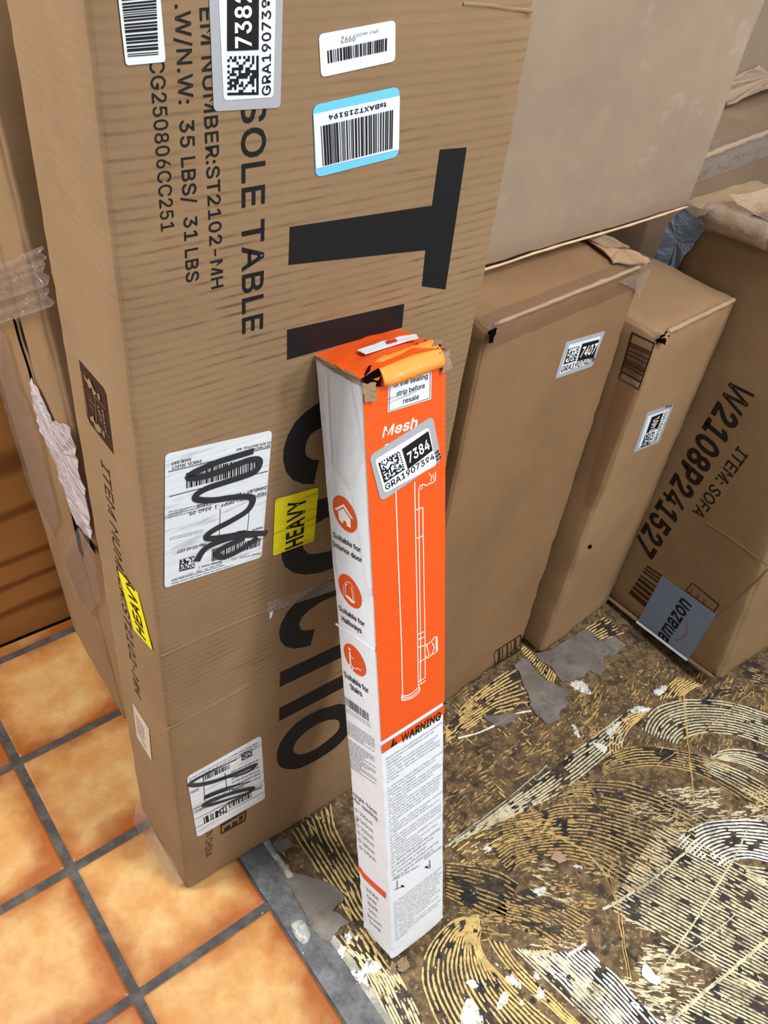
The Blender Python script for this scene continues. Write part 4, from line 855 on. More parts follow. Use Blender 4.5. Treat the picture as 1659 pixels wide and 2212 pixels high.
# lower label
Z8 = zr(230, 1400, 390/1540)
s7 = sticker(F, Z8((683, 1098), (1318, 742), (1352, 1278), (772, 1612)), paper_ribbed, 'shipping_label', r1, 0.05)
s7['label'] = 'smaller white shipping label near the foot, scribbled over'
barcode(F, Z8((825, 1085), (1045, 985), (1048, 1025), (832, 1125)), ink, 'label_barcode', s7, E1, 60, 16)
barcode(F, Z8((1040, 1310), (1240, 1218), (1245, 1262), (1045, 1362)), ink, 'label_barcode', s7, E1, 50, 17)
barcode(F, Z8((825, 1440), (1020, 1345), (1025, 1400), (832, 1495)), ink, 'label_barcode', s7, E1, 24, 18)
codegrid(F, Z8((1145, 895), (1240, 850), (1245, 910), (1152, 957)), ink, 'dot_code', s7, E1, 12, 9)
text(F, 'MSP8', *Z8((712, 1242), (782, 1212), (708, 1222)), ink, 'label_text', s7, E1); text(F, 'DANBURY', *Z8((740, 1408), (860, 1350), (736, 1390)), ink, 'label_text', s7, E1)
text(F, 'MSP8', *Z8((735, 1385), (815, 1345), (731, 1366)), ink, 'label_text', s7, E1); text(F, 'DDU  C  LARGE', *Z8((870, 1310), (1170, 1180), (866, 1290)), ink, 'label_text', s7, E1)
ln(Z8, (820, 1080), (838, 1300), 0.8, s7); ln(Z8, (1008, 1060), (1025, 1200), 0.8, s7); ln(Z8, (750, 1460), (1330, 1160), 0.8, s7); ln(Z8, (760, 1530), (1350, 1220), 0.7, s7)
dashes(F, Z8((700, 1110), (1290, 790), (1295, 850), (705, 1160)), 3, grey_ink, 'label_fine_print', s7, E1, 7, 0.3, 0.06)
dashes(F, Z8((1060, 1040), (1300, 930), (1310, 1110), (1070, 1220)), 6, grey_ink, 'label_fine_print', s7, E1, 8, 0.3, 0.1)
for k, (pth, wd) in enumerate([([(1105, 945), (1000, 992), (860, 1060), (712, 1148), (770, 1162), (890, 1138), (1010, 1098), (1150, 1042), (1272, 988), (1210, 1045), (1080, 1090), (950, 1110)], 7),
                               ([(1220, 1130), (1060, 1178), (920, 1228), (830, 1270), (960, 1225), (1090, 1190)], 6), ([(1320, 1182), (1230, 1215), (1100, 1262), (900, 1325), (825, 1328), (900, 1290), (1080, 1225), (1250, 1190), (1150, 1260), (1020, 1330), (950, 1392), (1020, 1388)], 6)]):
    stroke(F, Z8(*pth), wd, marker, 'marker_scribble', s7, E2+0.0002*k, taper=True)
# creases and clear tape along the front
def crease(px, par=r1, fc=F, mat=None):
    P = resample([fc.at(p) for p in px], 20); P = [p+Vector((0, 0, 0.0012*hashn(p.x*40, p.z*40, 1))) for p in P]
    mb = MB(); v = []
    for i, p in enumerate(P):
        t = (P[min(i+1, 19)]-P[max(i-1, 0)]).normalized(); s_ = fc.n.cross(t)*0.0016; v += [p+s_+fc.n*-0.0001, p+fc.n*0.0011, p-s_+fc.n*-0.0001]
    mb.add(v, [(3*i+c, 3*i+1+c, 3*i+4+c, 3*i+3+c) for i in range(19) for c in (0, 1)]); return mb.build('fold_crease', mat or card_main, par, True)
crease([(347, 1418), (480, 1358), (600, 1310)]); crease([(352, 1580), (480, 1512), (600, 1440)]); crease([(560, 1592), (650, 1550), (735, 1505)]); crease([(1000, 8), (1080, 16), (1150, 24)])
rquad(F, [(575, 1300), (728, 1250), (730, 1272), (576, 1322)], tape_clear, 'clear_tape', r1, E1, 0.1)
poly(F, [(582, 1322), (589, 1319), (586, 1332), (581, 1337)], paper, 'paper_chip', r1, E1)

# left side of that carton
sd = poly(Lf, [(171, 777), (224, 838), (230, 852), (246, 981), (195, 915), (189, 900)], ink_brown, 'printed_lifting_mark', r1, EP)
sd['label'] = 'dark printed team lift mark'
ZL = zr(150, 760, 180/1659)
pale = CBM = card_main
def LP(pts, nm='mark_figure'): return poly(Lf, ZL(*pts), card_main, nm, sd, E2, thick=0)
LP([(305, 400), (345, 500), (390, 560), (410, 515), (440, 560), (475, 650), (520, 760), (575, 830), (510, 860), (470, 700), (425, 730), (380, 610), (330, 530)])
LP([(585, 810), (625, 860), (642, 930), (630, 962), (600, 920), (580, 850)])
LP([(435, 1290), (500, 1270), (520, 1360), (560, 1440), (600, 1430), (660, 1540), (665, 1612), (600, 1590), (550, 1530), (510, 1400), (450, 1350)])
LP([(680, 1565), (715, 1600), (742, 1690), (730, 1712), (700, 1660), (680, 1610)])
def LS(a, b, w_=0.9, nm='mark_line'): return stroke(Lf, ZL(a, b), w_, card_main, nm, sd, E2, False)
LS((405, 850), (480, 970)); LS((405, 930), (520, 1060)); LS((425, 1040), (525, 1160)); LS((530, 860), (570, 1480), 1.0); LS((530, 870), (750, 1140)); LS((590, 1440), (815, 1700))
text(Lf, 'TEAM', *ZL((655, 1105), (735, 1560), (700, 1165)), card_main, 'mark_text', sd, E2, weight=0.02)
text(Lf, 'LIFT', *ZL((575, 1045), (640, 1370), (625, 1110)), card_main, 'mark_text', sd, E2, weight=0.02)
text(Lf, 'TWO PERSON', *ZL((245, 350), (375, 1190), (270, 385)), card_main, 'mark_text', sd, E2, weight=0.0)
ZI = zr(130, 760, 490/1465)
text(Lf, 'ITEM NUMBER:ST2102-MH', *ZI((262, 690), (480, 2178), (318, 770)), ink_brown, 'printed_text', r1, EP, weight=0.004)
s8 = rquad(Lf, [(257, 1232), (299, 1281), (331, 1404), (291, 1360)], yellow_plain, 'heavy_label', r1, E1, 0.04); s8['label'] = 'yellow label reading HEAVY on the side'
text(Lf, 'HEAVY', *ZI((560, 1868), (478, 1498), (497, 1782)), ink, 'label_text', s8, E2, weight=0.02)
s9 = rquad(Lf, [(288, 1519), (323, 1575), (329, 1643), (297, 1590)], paper_side, 'small_label', r1, E1, 0.04)
dashes(Lf, [(294, 1540), (312, 1570), (318, 1620), (299, 1580)], 5, grey_ink, 'label_fine_print', s9, E2, 11, 0.3, 0.2)
# clear tape wrapping the foot and the back edge
def sheet(name, P, mat, parent, thick=0.0003, n=10, amp=0.003, seed=0):
    """a crinkled patch through four corners (box or world space)"""
    v = []; f = []
    for i in range(n+1):
        for j in range(n+1):
            p = bil(P, i/n, j/n); k = amp*(0.6 if i in (0, n) or j in (0, n) else 1)
            v.append(p+Vector((hashn(p.x*40+seed, p.y*40, p.z*40), hashn(p.y*40, p.z*40+seed, p.x*40), hashn(p.z*40, p.x*40, p.y*40+seed)))*k)
    for i in range(n):
        for j in range(n): f.append((i*(n+1)+j, (i+1)*(n+1)+j, (i+1)*(n+1)+j+1, i*(n+1)+j+1))
    o = mesh_obj(name, v, f, mat, parent, True)
    return o
def wl(box, p): return box.R.transposed() @ (Vector(p)-box.P)
fl = [wl(b1, floor_at(*p, 0.002)) for p in ((318, 1800), (345, 1850), (385, 1905), (372, 1895))]
sheet('clear_tape', [Vector((-0.001, 0.14, 0.035)), Vector((-0.001, 0.002, 0.03)), Vector((-0.012, 0.01, 0.0015)), Vector((-0.016, 0.135, 0.0015))], tape_clear, r1, amp=0.004, seed=3)

# --- slim orange and white box
ro = bo.root('slim_box', 'slim orange and white box, tall and narrow, leaning on the table carton', 'box')
body = carton(bo, coated_white, 21.0, wob=0.0009, r=0.0022, crush=[((0, 0, 0), 0.03, 0.008), ((1, 0, 0), 0.02, 0.006), ((0, 1, 0), 0.02, 0.006), ((1, 0, 1), 0.016, 0.006), ((0, 0, 1), 0.014, 0.007)], segs=(14, 10, 110))
FO = bo.face('front'); LO = bo.face('left'); TO = bo.face('top')
Z7 = zr(680, 1040, 320/1180); ZT = zr(640, 680, 360/1659); Z9 = zr(720, 1500, 280/999)
W_, D_, H_ = bo.w, bo.d, bo.h
zb = FO.at((822, 1597)).z; zc = FO.at((961.5, 1518.7)).z; zor = (zb+zc)/2
def strip_q(z0, z1, name, mat, e, x0=0.0012, x1=None):
    x1 = x1 or W_-0.0008; v = []; n_ = 60
    f = []
    for i in range(n_+1):
        z_ = lerp(z0, z1, i/n_); v += [Vector((x0, -e, z_)), Vector((x1, -e, z_))]
    return mesh_obj(name, v, [(2*i, 2*i+1, 2*i+3, 2*i+2) for i in range(n_)], mat, ro)
op = strip_q(zor, H_-0.002, 'orange_panel', coated_orange, E0)
z1_ = FO.at((892, 1567)).z; z2_ = FO.at((892, 1584)).z
wb0 = (FO.at((822, 1605.5)).z+FO.at((961.5, 1527)).z)/2; wb1 = (FO.at((823, 1626)).z+FO.at((961.5, 1541.7)).z)/2
wbar = strip_q(wb1, wb0, 'warning_band', orange_dark, E0)
text(FO, 'WARNING', *Z7((688, 2083), (1000, 1890), (668, 2030)), ink, 'warning_text', wbar, E1, weight=0.02)
poly(FO, Z7((602, 2118), (655, 2085), (622, 2045)), ink, 'warning_triangle', wbar, E1, thick=0)
text(FO, '!', *Z7((627, 2095), (633, 2091), (622, 2062)), orange_dark, 'warning_mark', wbar, E2, weight=0.02)
# body copy
LINES = ['Read the instructions before installation', 'as incorrect installation can be', 'DANGEROUS.', 'The minimum width of the opening is', '70cm, Size: 100/140/150/165/180/', '190cm, Max opening: 100/140/150/165/', '180/190cm, the best width of opening', 'is 90cm.', '',
         '1. Children have died or been seriously', 'injured when the products are not', 'securely installed.', '2. To avoid serious injury or death,', 'securely install the product and use it', "according to the manufacturer's", 'instructions.', '3. ALWAYS install and use this product', 'as directed using all required parts.', '4. STOP using when a child can climb', 'over or dislodge / open the product.', '5. Install with this side AWAY from', 'child.', '6. Use only with the locking / latching', 'mechanism securely engaged.', '7. NEVER use to keep child away from', 'pool.', '8. You MUST install mounting hardware', 'to keep the product in place. Without', 'mounting hardware, child can push out', 'and escape.', '9. This product is suitable for use in', 'openings and stairs.', '10. The product MUST NOT be fitted', 'across window openings.']
qa = [FO.at(Z9((405, 455))[0]), FO.at(Z9((850, 195))[0])]
xL = FO.at(Z9((405, 470))[0]).x; xR = FO.at(Z9((852, 215))[0]).x
zt = (FO.at(Z9((412, 462))[0]).z+FO.at(Z9((850, 207))[0]).z)/2; ze = (FO.at(Z9((440, 1260))[0]).z+FO.at(Z9((835, 1030))[0]).z)/2
def copy_lines(lines, z0, z1, x0, x1, name, mat, e=E1, maxw=40.0):
    mb = MB(); nl = len(lines); pitch = (z0-z1)/nl; hgt = pitch*0.52
    for k, s in enumerate(lines):
        if not s: continue
        vs_, fs = glyphs(s, 0.0); a0 = min(v.x for v in vs_); a1 = max(v.x for v in vs_)
        full = min(1.0, len(s)/maxw*1.02); L = (x1-x0)*full; zz = z0-pitch*k-pitch*0.75
        mb.add([Vector((x0+(v.x-a0)/(a1-a0)*L, -e, zz+v.y/CAPH*hgt)) for v in vs_], fs)
    return mb.build(name, mat, ro)
copy_lines(LINES, zt, ze, xL, xR, 'printed_warnings', body_ink)
L2 = ['11. Before fitting check the opening', 'for damage and NEVER use if any', 'part is missing or broken.', '12. Stop using the product when the', 'child is able to climb over it.']
zs = (FO.at(Z9((445, 1300))[0]).z+FO.at(Z9((840, 1070))[0]).z)/2; zs2 = (FO.at(Z9((455, 1410))[0]).z+FO.at(Z9((840, 1180))[0]).z)/2
copy_lines(L2, ze, zs2, xL, xR, 'printed_warnings', body_ink)
text(FO, 'Top of the stairs', *Z9((465, 1432), (655, 1325), (462, 1418)), body_ink, 'printed_text', ro, E1)
text(FO, 'Bottom of the stairs', *Z9((700, 1272), (835, 1175), (697, 1256)), body_ink, 'printed_text', ro, E1)
for a, b, w_ in (((490, 1430), (492, 1500), 0.8), ((465, 1505), (545, 1470), 0.8), ((740, 1275), (745, 1335), 0.8), ((705, 1330), (745, 1310), 0.8)):
    stroke(FO, Z9(a, b), w_, ink, 'diagram_line', ro, E1, False)
poly(FO, Z9((520, 1485), (525, 1462), (550, 1480)), ink, 'diagram_steps', ro, E1, thick=0); poly(FO, Z9((705, 1335), (712, 1318), (745, 1337)), ink, 'diagram_steps', ro, E1, thick=0)
L3 = ['13. This product has a locking system.', 'Check that it is locked before use.', '14. The product is for indoor use only', 'and must be fitted on a firm surface.', '15. Do not fit the product to walls', 'that are loose or crumbling. Fix all', 'brackets with the screws provided', 'and check them from time to time.', '16. Wipe clean with a damp cloth and', 'never use bleach or solvents.', '17. Never let a child play or swing', 'on the product.', '18. For children up to 24 months old.', '19. Keep this information for later', 'reference.']
zu = (FO.at(Z9((462, 1570))[0]).z+FO.at(Z9((835, 1345))[0]).z)/2; zv = (FO.at(Z9((475, 1875))[0]).z+FO.at(Z9((800, 1680))[0]).z)/2
copy_lines(L3, zu, zv, xL, xR, 'printed_warnings', grey_ink)
text(FO, 'Mesh', *ZT((848, 1222), (1190, 1118), (872, 1108)), white_ink, 'printed_title', ro, E1, weight=0.02, shear=0.2)
text(FO, 'Door', *ZT((862, 1385), (1140, 1290), (880, 1288)), white_ink, 'printed_title', ro, E1, weight=0.02, shear=0.2)
# line drawing of the roller gate
def dr(pts, w_=2.0, curve=False): stroke(FO, Z7(*pts), w_, white_ink, 'drawing_line', dw, E1, curve)
dw = strip_q(0, 0.001, 'drawing', white_ink, E1, 0.003, 0.004); bpy.data.objects.remove(dw)
dw = stroke(FO, Z7((640, 60), (655, 500), (685, 1270), (695, 1690)), 2.2, white_ink, 'product_drawing', ro, E1, False)
dr([(790, 0), (800, 500), (812, 1100), (820, 1630)]); dr([(822, 60), (832, 900), (838, 1240)], 1.8); dr([(855, 200), (858, 420), (872, 1180), (875, 1560)], 1.8)
dr([(838, 1250), (836, 1600)], 1.8)
for a, b in (((800, 222), (855, 205)), ((805, 450), (857, 430)), ((812, 1215), (875, 1190)), ((815, 1255), (872, 1235)), ((818, 1320), (870, 1300)), ((826, 1438), (875, 1405)), ((826, 1590), (878, 1558)), ((826, 1618), (880, 1582))): dr([a, b], 1.6)
dr([(690, 1690), (700, 1706), (760, 1690), (828, 1632)], 2.0, True); dr([(690, 1712), (705, 1722), (770, 1705), (828, 1655)], 1.6, True); dr([(688, 1700), (690, 1735), (710, 1738), (780, 1715), (828, 1668), (828, 1632)], 1.8, True)
dr([(870, 1300), (895, 1292), (925, 1270), (945, 1240), (968, 1232), (972, 1350), (945, 1368), (925, 1375), (900, 1400), (872, 1402)], 1.8); dr([(880, 1310), (888, 1300), (905, 1385), (880, 1390)], 1.4); dr([(930, 1280), (948, 1320), (932, 1368)], 1.6); dr([(960, 1245), (962, 1352)], 1.4)
dr([(822, 70), (835, 30), (860, 20), (880, 30), (905, 15), (930, 10), (955, -12), (955, -80)], 1.8); dr([(935, -60), (945, -10)], 1.4); dr([(835, 62), (850, 50), (850, 20)], 1.4); dr([(905, -70), (925, -40), (918, 0)], 1.4)
# sealing sticker
s10 = poly(FO, ZT((915, 560), (1342, 425), (1335, 835), (905, 968)), paper_ribbed, 'seal_label', ro, E1)
s10['label'] = 'white sticker about the sealing strip'
poly(FO, ZT((926, 570), (1330, 440), (1324, 825), (915, 955)), ink, 'label_frame', s10, E2, holes=[ZT((930, 574), (1326, 446), (1320, 821), (919, 950))], thick=0)
for s, a, b, c in (('The Intactly', (985, 632), (1272, 545), (983, 582)), ('of the sealing', (960, 722), (1300, 628), (958, 672)), ('strip before', (990, 808), (1270, 722), (988, 757)), ('resale', (1056, 880), (1212, 832), (1054, 830))):
    text(FO, s, *ZT(a, b, c), ink, 'label_text', s10, E2, weight=0.008)
# number sticker 7384
s11 = sticker(FO, ZT((718, 1402), (1350, 1003), (1436, 1445), (835, 1856)), paper_grey, 'number_sticker', ro, 0.10, E2)
rquad(FO, ZT((772, 1440), (1308, 1112), (1385, 1490), (868, 1770)), paper, 'sticker_panel', s11, E3, 0.08)
E4 = E3+0.0003; E5 = E4+0.0003
poly(FO, ZT((1040, 1330), (1302, 1150), (1345, 1342), (1100, 1532)), ink, 'number_block', s11, E4, thick=0)
text(FO, '7384', *ZT((1108, 1470), (1318, 1322), (1072, 1382)), white_ink, 'sticker_number', s11, E5, weight=0.02)
codegrid(FO, ZT((805, 1468), (1015, 1345), (1070, 1530), (865, 1667)), ink, 'dot_code', s11, E4, 16, 21)
text(FO, 'GRA1907384', *ZT((880, 1742), (1365, 1425), (872, 1682)), ink, 'sticker_text', s11, E4, weight=0.01)
text(FO, '952', *ZT((1365, 1365), (1395, 1450), (1405, 1335)), ink, 'handwritten_mark', s11, E4, weight=0.02)

# icons and text on the white side
def disc(c, rim, name='round_icon'):
    cc, rm = Z7(c, rim); a = LO.at(cc); r_ = (LO.at(rm)-a).length
    pts = [a+Vector((0, math.cos(t*math.pi/16), math.sin(t*math.pi/16)))*r_ for t in range(32)]
    return prism(LO, [pts], orange_dark, name, ro, E0)
i1 = disc((240, 259), (333, 300)); i2 = disc((282, 873), (371, 925)); i3 = disc((320, 1420), (404, 1470))
def IP(pts, par, nm='icon_shape', holes=()): return poly(LO, Z7(*pts), white_ink, nm, par, E1, thick=0, holes=[Z7(*h) for h in holes])
IP([(163, 212), (238, 178), (314, 300), (296, 292), (234, 200), (178, 228)], i1); IP([(190, 234), (234, 212), (290, 300), (294, 368), (262, 352), (258, 322), (236, 305), (230, 335), (200, 300)], i1)
def IS(pts, w_, par, curve=True): stroke(LO, Z7(*pts), w_, white_ink, 'icon_line', par, E1, curve)
IS([(237, 905), (236, 830), (256, 800), (285, 803), (310, 845), (325, 968)], 1.2, i2); IS([(250, 895), (251, 832), (264, 812)], 2.2, i2); IS([(296, 838), (306, 900), (310, 950)], 2.2, i2); IP([(246, 905), (262, 900), (322, 955), (322, 970), (300, 962)], i2)
cc = LO.at(Z7((282, 1332))[0]); rr_ = (LO.at(Z7((291, 1338))[0])-cc).length
prism(LO, [[cc+Vector((0, math.cos(t*math.pi/6), math.sin(t*math.pi/6)))*rr_ for t in range(12)]], white_ink, 'icon_shape', i3, E1, 0)
IS([(284, 1352), (286, 1400), (290, 1440), (284, 1480)], 5, i3, False); IS([(290, 1440), (304, 1470), (302, 1488)], 3, i3, False); IS([(288, 1375), (300, 1400), (318, 1410)], 2.4, i3, False); IS([(280, 1478), (306, 1498), (316, 1478), (336, 1492), (344, 1484), (376, 1504)], 2.2, i3, False)
for s, a, b, c in (('Suitable for', (150, 440), (368, 568), (152, 402)), ('Interior door', (148, 512), (378, 648), (150, 475)), ('Suitable for', (196, 1022), (400, 1158), (197, 986)), ('Hallways', (220, 1108), (377, 1212), (222, 1070)),
                   ('Suitable for', (238, 1552), (432, 1690), (240, 1513)), ('Stairs', (288, 1652), (381, 1716), (290, 1613))):
    text(LO, s, *Z7(a, b, c), ink, 'printed_text', ro, E0, weight=0.016)
barcode(LO, Z7((232, 1703), (436, 1850), (440, 1917), (238, 1772)), grey_ink, 'printed_barcode', ro, E0, 46, 31)
dashes(LO, Z7((240, 1790), (440, 1925), (455, 1970), (245, 1830)), 2, grey_ink, 'fine_print', ro, E0, 41, 0.25, 0.08)
dashes(LO, Z9((108, 195), (315, 335), (325, 450), (112, 310)), 8, grey_ink, 'fine_print', ro, E0, 42, 0.35, 0.1)
dashes(LO, Z9((118, 335), (318, 480), (335, 700), (128, 560)), 15, grey_ink, 'fine_print', ro, E0, 43, 0.35, 0.1)
def T9(s, a, b, c, m=body_ink, w_=0.0): text(LO, s, *Z9(a, b, c), m, 'printed_text', ro, E0, weight=w_)
T9('Height: 84cm', (150, 770), (338, 930), (149, 742), w_=0.01); T9('Max opening:', (156, 812), (346, 978), (155, 785), w_=0.01)
for s, x, y, x2, y2 in (('100cm', 206, 926, 304, 1010), ('140cm', 212, 985, 308, 1068), ('150cm', 216, 1042, 312, 1124), ('165cm', 222, 1098, 316, 1180), ('180cm', 230, 1158, 320, 1236), ('190cm', 240, 1215, 328, 1292)):
    T9(s, (x, y), (x2, y2), (x-1, y-26))
    poly(LO, Z9((x-38, y-56), (x-18, y-38), (x-17, y-16), (x-37, y-34)), grey_ink, 'tick_box', ro, E0, thick=0, holes=[Z9((x-35, y-50), (x-21, y-37), (x-20, y-22), (x-34, y-35))])
stroke(LO, Z9((172, 950), (182, 975), (196, 955)), 1.6, ink, 'tick', ro, E1)
T9('White', (258, 1512), (350, 1590), (257, 1486)); T9('Gray', (266, 1566), (338, 1626), (265, 1540)); T9('Black', (275, 1620), (350, 1684), (274, 1594)); T9('Gray', (280, 1672), (338, 1720), (279, 1648)); T9('Brown', (272, 1712), (376, 1798), (271, 1688)); T9('Orange', (284, 1760), (370, 1834), (283, 1736))
poly(LO, Z9((192, 1312), (235, 1375), (300, 1435), (404, 1530), (402, 1572), (300, 1480), (235, 1415), (195, 1345)), orange_dark, 'orange_band', ro, E0)
# creases round the box
for z_ in (0.36, 0.30): pass
crease(Z7((170, 1140), (320, 1240), (482, 1350)), ro, LO, coated_white); crease(Z7((484, 1342), (700, 1260), (1038, 1075)), ro, FO, coated_orange)
# orange lid with torn tuck flap
lid_top = sheet('lid_top', [Vector((0.0, 0.0, H_+0.0022)), Vector((W_, 0.0, H_+0.0022)), Vector((W_, D_, H_+0.0022)), Vector((0, D_, H_+0.0022))], coated_orange, ro, amp=0.0012, n=14)
for v in lid_top.data.vertices:
    x_, y_ = v.co.x/W_, v.co.y/D_
    v.co.z += 0.005*math.sin(math.pi*min(1, max(0, x_)))*(1-0.5*y_)+0.0015*hashn(x_*5, y_*5, 1)
n_ = N('coated_orange_light', 0.3, 0.5); n_.col(srgb(250, 150, 60)); n_.bump(n_.noise(n_.map(), 30, 3), 0.3, 0.004); orange_light = n_.m
# tuck flap folded over the front edge
v = []; f = []; nx = 22; prof = [(0.0150, 0.0058), (0.0110, 0.0078), (0.0060, 0.0062), (0.0010, 0.0032), (-0.0030, -0.0012), (-0.0050, -0.0062), (-0.0052, -0.0115)]
for i in range(nx+1):
    x_ = lerp(0.020, 0.086, i/nx)
    for k, (yy, zz) in enumerate(prof):
        jitter = 0.0018*hashn(i*0.9, k*0.8, 3)
        if k == 0: jitter += 0.004*hashn(i*1.3, 7, 1)
        end = 0.004*max(0, 1-i/2.5)
        v.append(Vector((x_, yy+(abs(jitter)*2 if k == 0 else jitter*0.3), H_+zz+0.3*jitter-(end if k < 3 else -end*0.5))))
np_ = len(prof)
for i in range(nx):
    for k in range(np_-1): f.append((i*np_+k, i*np_+k+1, (i+1)*np_+k+1, (i+1)*np_+k))
tf = mesh_obj('tuck_flap', v, f, orange_light, ro, True); md = tf.modifiers.new('s', 'SOLIDIFY'); md.thickness = 0.0012
def ragged(name, P, mat, amp=0.002, thick=0.0012, seed=1, n=5):
    """ragged torn piece: outline points in box space"""
    out = []
    for i, p in enumerate(P):
        q = P[(i+1) % len(P)]
        for k in range(n):
            a = p.lerp(q, k/n); out.append(a+Vector((hashn(a.x*300+seed, a.y*300, a.z*300), hashn(a.y*300, a.z*300+seed, 1), hashn(a.z*300, a.x*300+seed, 2)))*amp)
    c = sum(out, Vector())/len(out); m = len(out)
    o = mesh_obj(name, out+[c+Vector((0, 0, amp*0.5))], [(i, (i+1) % m, m) for i in range(m)], mat, ro)
    md = o.modifiers.new('s', 'SOLIDIFY'); md.thickness = thick; return o
V = Vector
ragged('torn_label', [V((0.024, 0.024, H_+0.0085)), V((0.078, 0.020, H_+0.0085)), V((0.086, 0.032, H_+0.0065)), V((0.070, 0.037, H_+0.0075)), V((0.026, 0.037, H_+0.008))], paper, 0.0012, 0.0004, 2)
ragged('red_seal', [V((0.050, 0.027, H_+0.0095)), V((0.060, 0.026, H_+0.0095)), V((0.062, 0.032, H_+0.0092)), V((0.053, 0.033, H_+0.0093))], red_ink, 0.0006, 0.0003, 3)
ragged('opening_shade', [V((0.0005, -0.0030, H_+0.000)), V((0.019, -0.0026, H_-0.010)), V((0.022, 0.002, H_+0.004)), V((0.018, 0.010, H_+0.0055)), V((0.010, 0.004, H_+0.006))], gap_shade, 0.0012, 0.0004, 4)  # black sheet paints the shade inside the torn opening
ragged('torn_corner', [V((-0.001, -0.0022, H_-0.001)), V((0.013, -0.003, H_-0.004)), V((0.012, -0.003, H_-0.020)), V((0.001, -0.0026, H_-0.018))], raw_edge, 0.0022, 0.001, 5)
ragged('torn_corner', [V((W_-0.010, -0.002, H_-0.001)), V((W_+0.004, 0.002, H_-0.001)), V((W_+0.003, -0.003, H_-0.016)), V((W_-0.008, -0.004, H_-0.018))], raw_edge, 0.003, 0.0012, 6)
ragged('torn_corner', [V((W_-0.012, 0.006, H_+0.006)), V((W_-0.002, 0.004, H_+0.007)), V((W_+0.005, 0.012, H_+0.004)), V((W_-0.004, 0.022, H_+0.005))], raw_edge, 0.003, 0.0012, 7)
ragged('opening_shade', [V((W_-0.008, 0.001, H_+0.004)), V((W_+0.002, 0.002, H_-0.001)), V((W_+0.001, 0.016, H_+0.0045)), V((W_-0.006, 0.012, H_+0.006))], gap_shade, 0.001, 0.0004, 8)  # shade of the right-hand opening, put into the colour
ragged('torn_rim', [V((-0.0012, -0.001, H_-0.004)), V((-0.0014, D_*0.5, H_-0.0035)), V((-0.0012, D_*0.95, H_-0.001)), V((0.001, D_*0.95, H_+0.003)), V((0.001, D_*0.4, H_+0.0028)), V((0.001, 0.001, H_+0.0025))], raw_edge, 0.0018, 0.0008, 9, 8)
# crumpled foot
ragged('torn_foot_flap', [V((0.004, -0.003, 0.002)), V((0.020, -0.005, 0.001)), V((0.017, -0.013, -0.011)), V((0.009, -0.014, -0.012)), V((0.001, -0.009, -0.010))], raw_edge, 0.003, 0.0012, 11)
ragged('torn_foot_flap', [V((-0.002, 0.001, 0.001)), V((0.003, -0.003, 0.002)), V((-0.001, -0.009, -0.012)), V((-0.008, -0.005, -0.011))], raw_edge, 0.0025, 0.0012, 12)

# --- carton 3 (7407)
r3 = b3.root('flat_carton', 'plain brown carton with a 7407 sticker, right of the orange box', 'box')
carton(b3, card_3, 31.0, wob=0.004, r=0.005, crush=[((1, 0, 1), 0.06, 0.014), ((1, 1, 1), 0.05, 0.012), ((0, 0, 1), 0.03, 0.008)], segs=(24, 14, 46))
F3 = b3.face('front'); ZA = zr(950, 480, 709/1659)
s = sticker(F3, ZA((637, 605), (834, 549), (768, 728), (580, 792)), paper_grey, 'number_sticker', r3, 0.04, E0)
rquad(F3, ZA((652, 620), (812, 575), (765, 705), (600, 768)), paper, 'sticker_panel', s, E1, 0.04)
poly(F3, ZA((718, 612), (803, 590), (775, 680), (690, 702)), ink, 'number_block', s, E2, thick=0)
text(F3, '7407', *ZA((702, 682), (776, 660), (716, 630)), white_ink, 'sticker_number', s, E3, weight=0.02)
codegrid(F3, ZA((647, 638), (706, 622), (684, 698), (622, 718)), ink, 'dot_code', s, E2, 12, 51)
text(F3, 'GRA1907407', *ZA((606, 758), (764, 708), (615, 728)), ink, 'sticker_text', s, E2, weight=0.01)
text(F3, '952', *ZA((768, 708), (782, 690), (776, 660)), ink, 'handwritten_mark', s, E2, weight=0.02)
ZB = zr(1040, 1300, 360/1659)
fm = poly(F3, ZB((120, 520), (140, 485), (370, 335), (400, 325), (392, 480), (132, 640)), ink_brown, 'printed_frame', r3, EP, holes=[ZB((128, 525), (146, 495), (365, 350), (388, 345), (382, 470), (140, 620))], thick=0)
for a, b, c, d in (((165, 480), (185, 470), (185, 590), (165, 602)), ((250, 425), (262, 418), (262, 540), (250, 548)), ((325, 375), (345, 362), (345, 490), (325, 502)), ((205, 460), (212, 455), (212, 570), (205, 574)), ((290, 400), (295, 396), (295, 520), (290, 524))):
    poly(F3, ZB(a, b, c, d), ink_brown, 'frame_bar', fm, E1, thick=0)
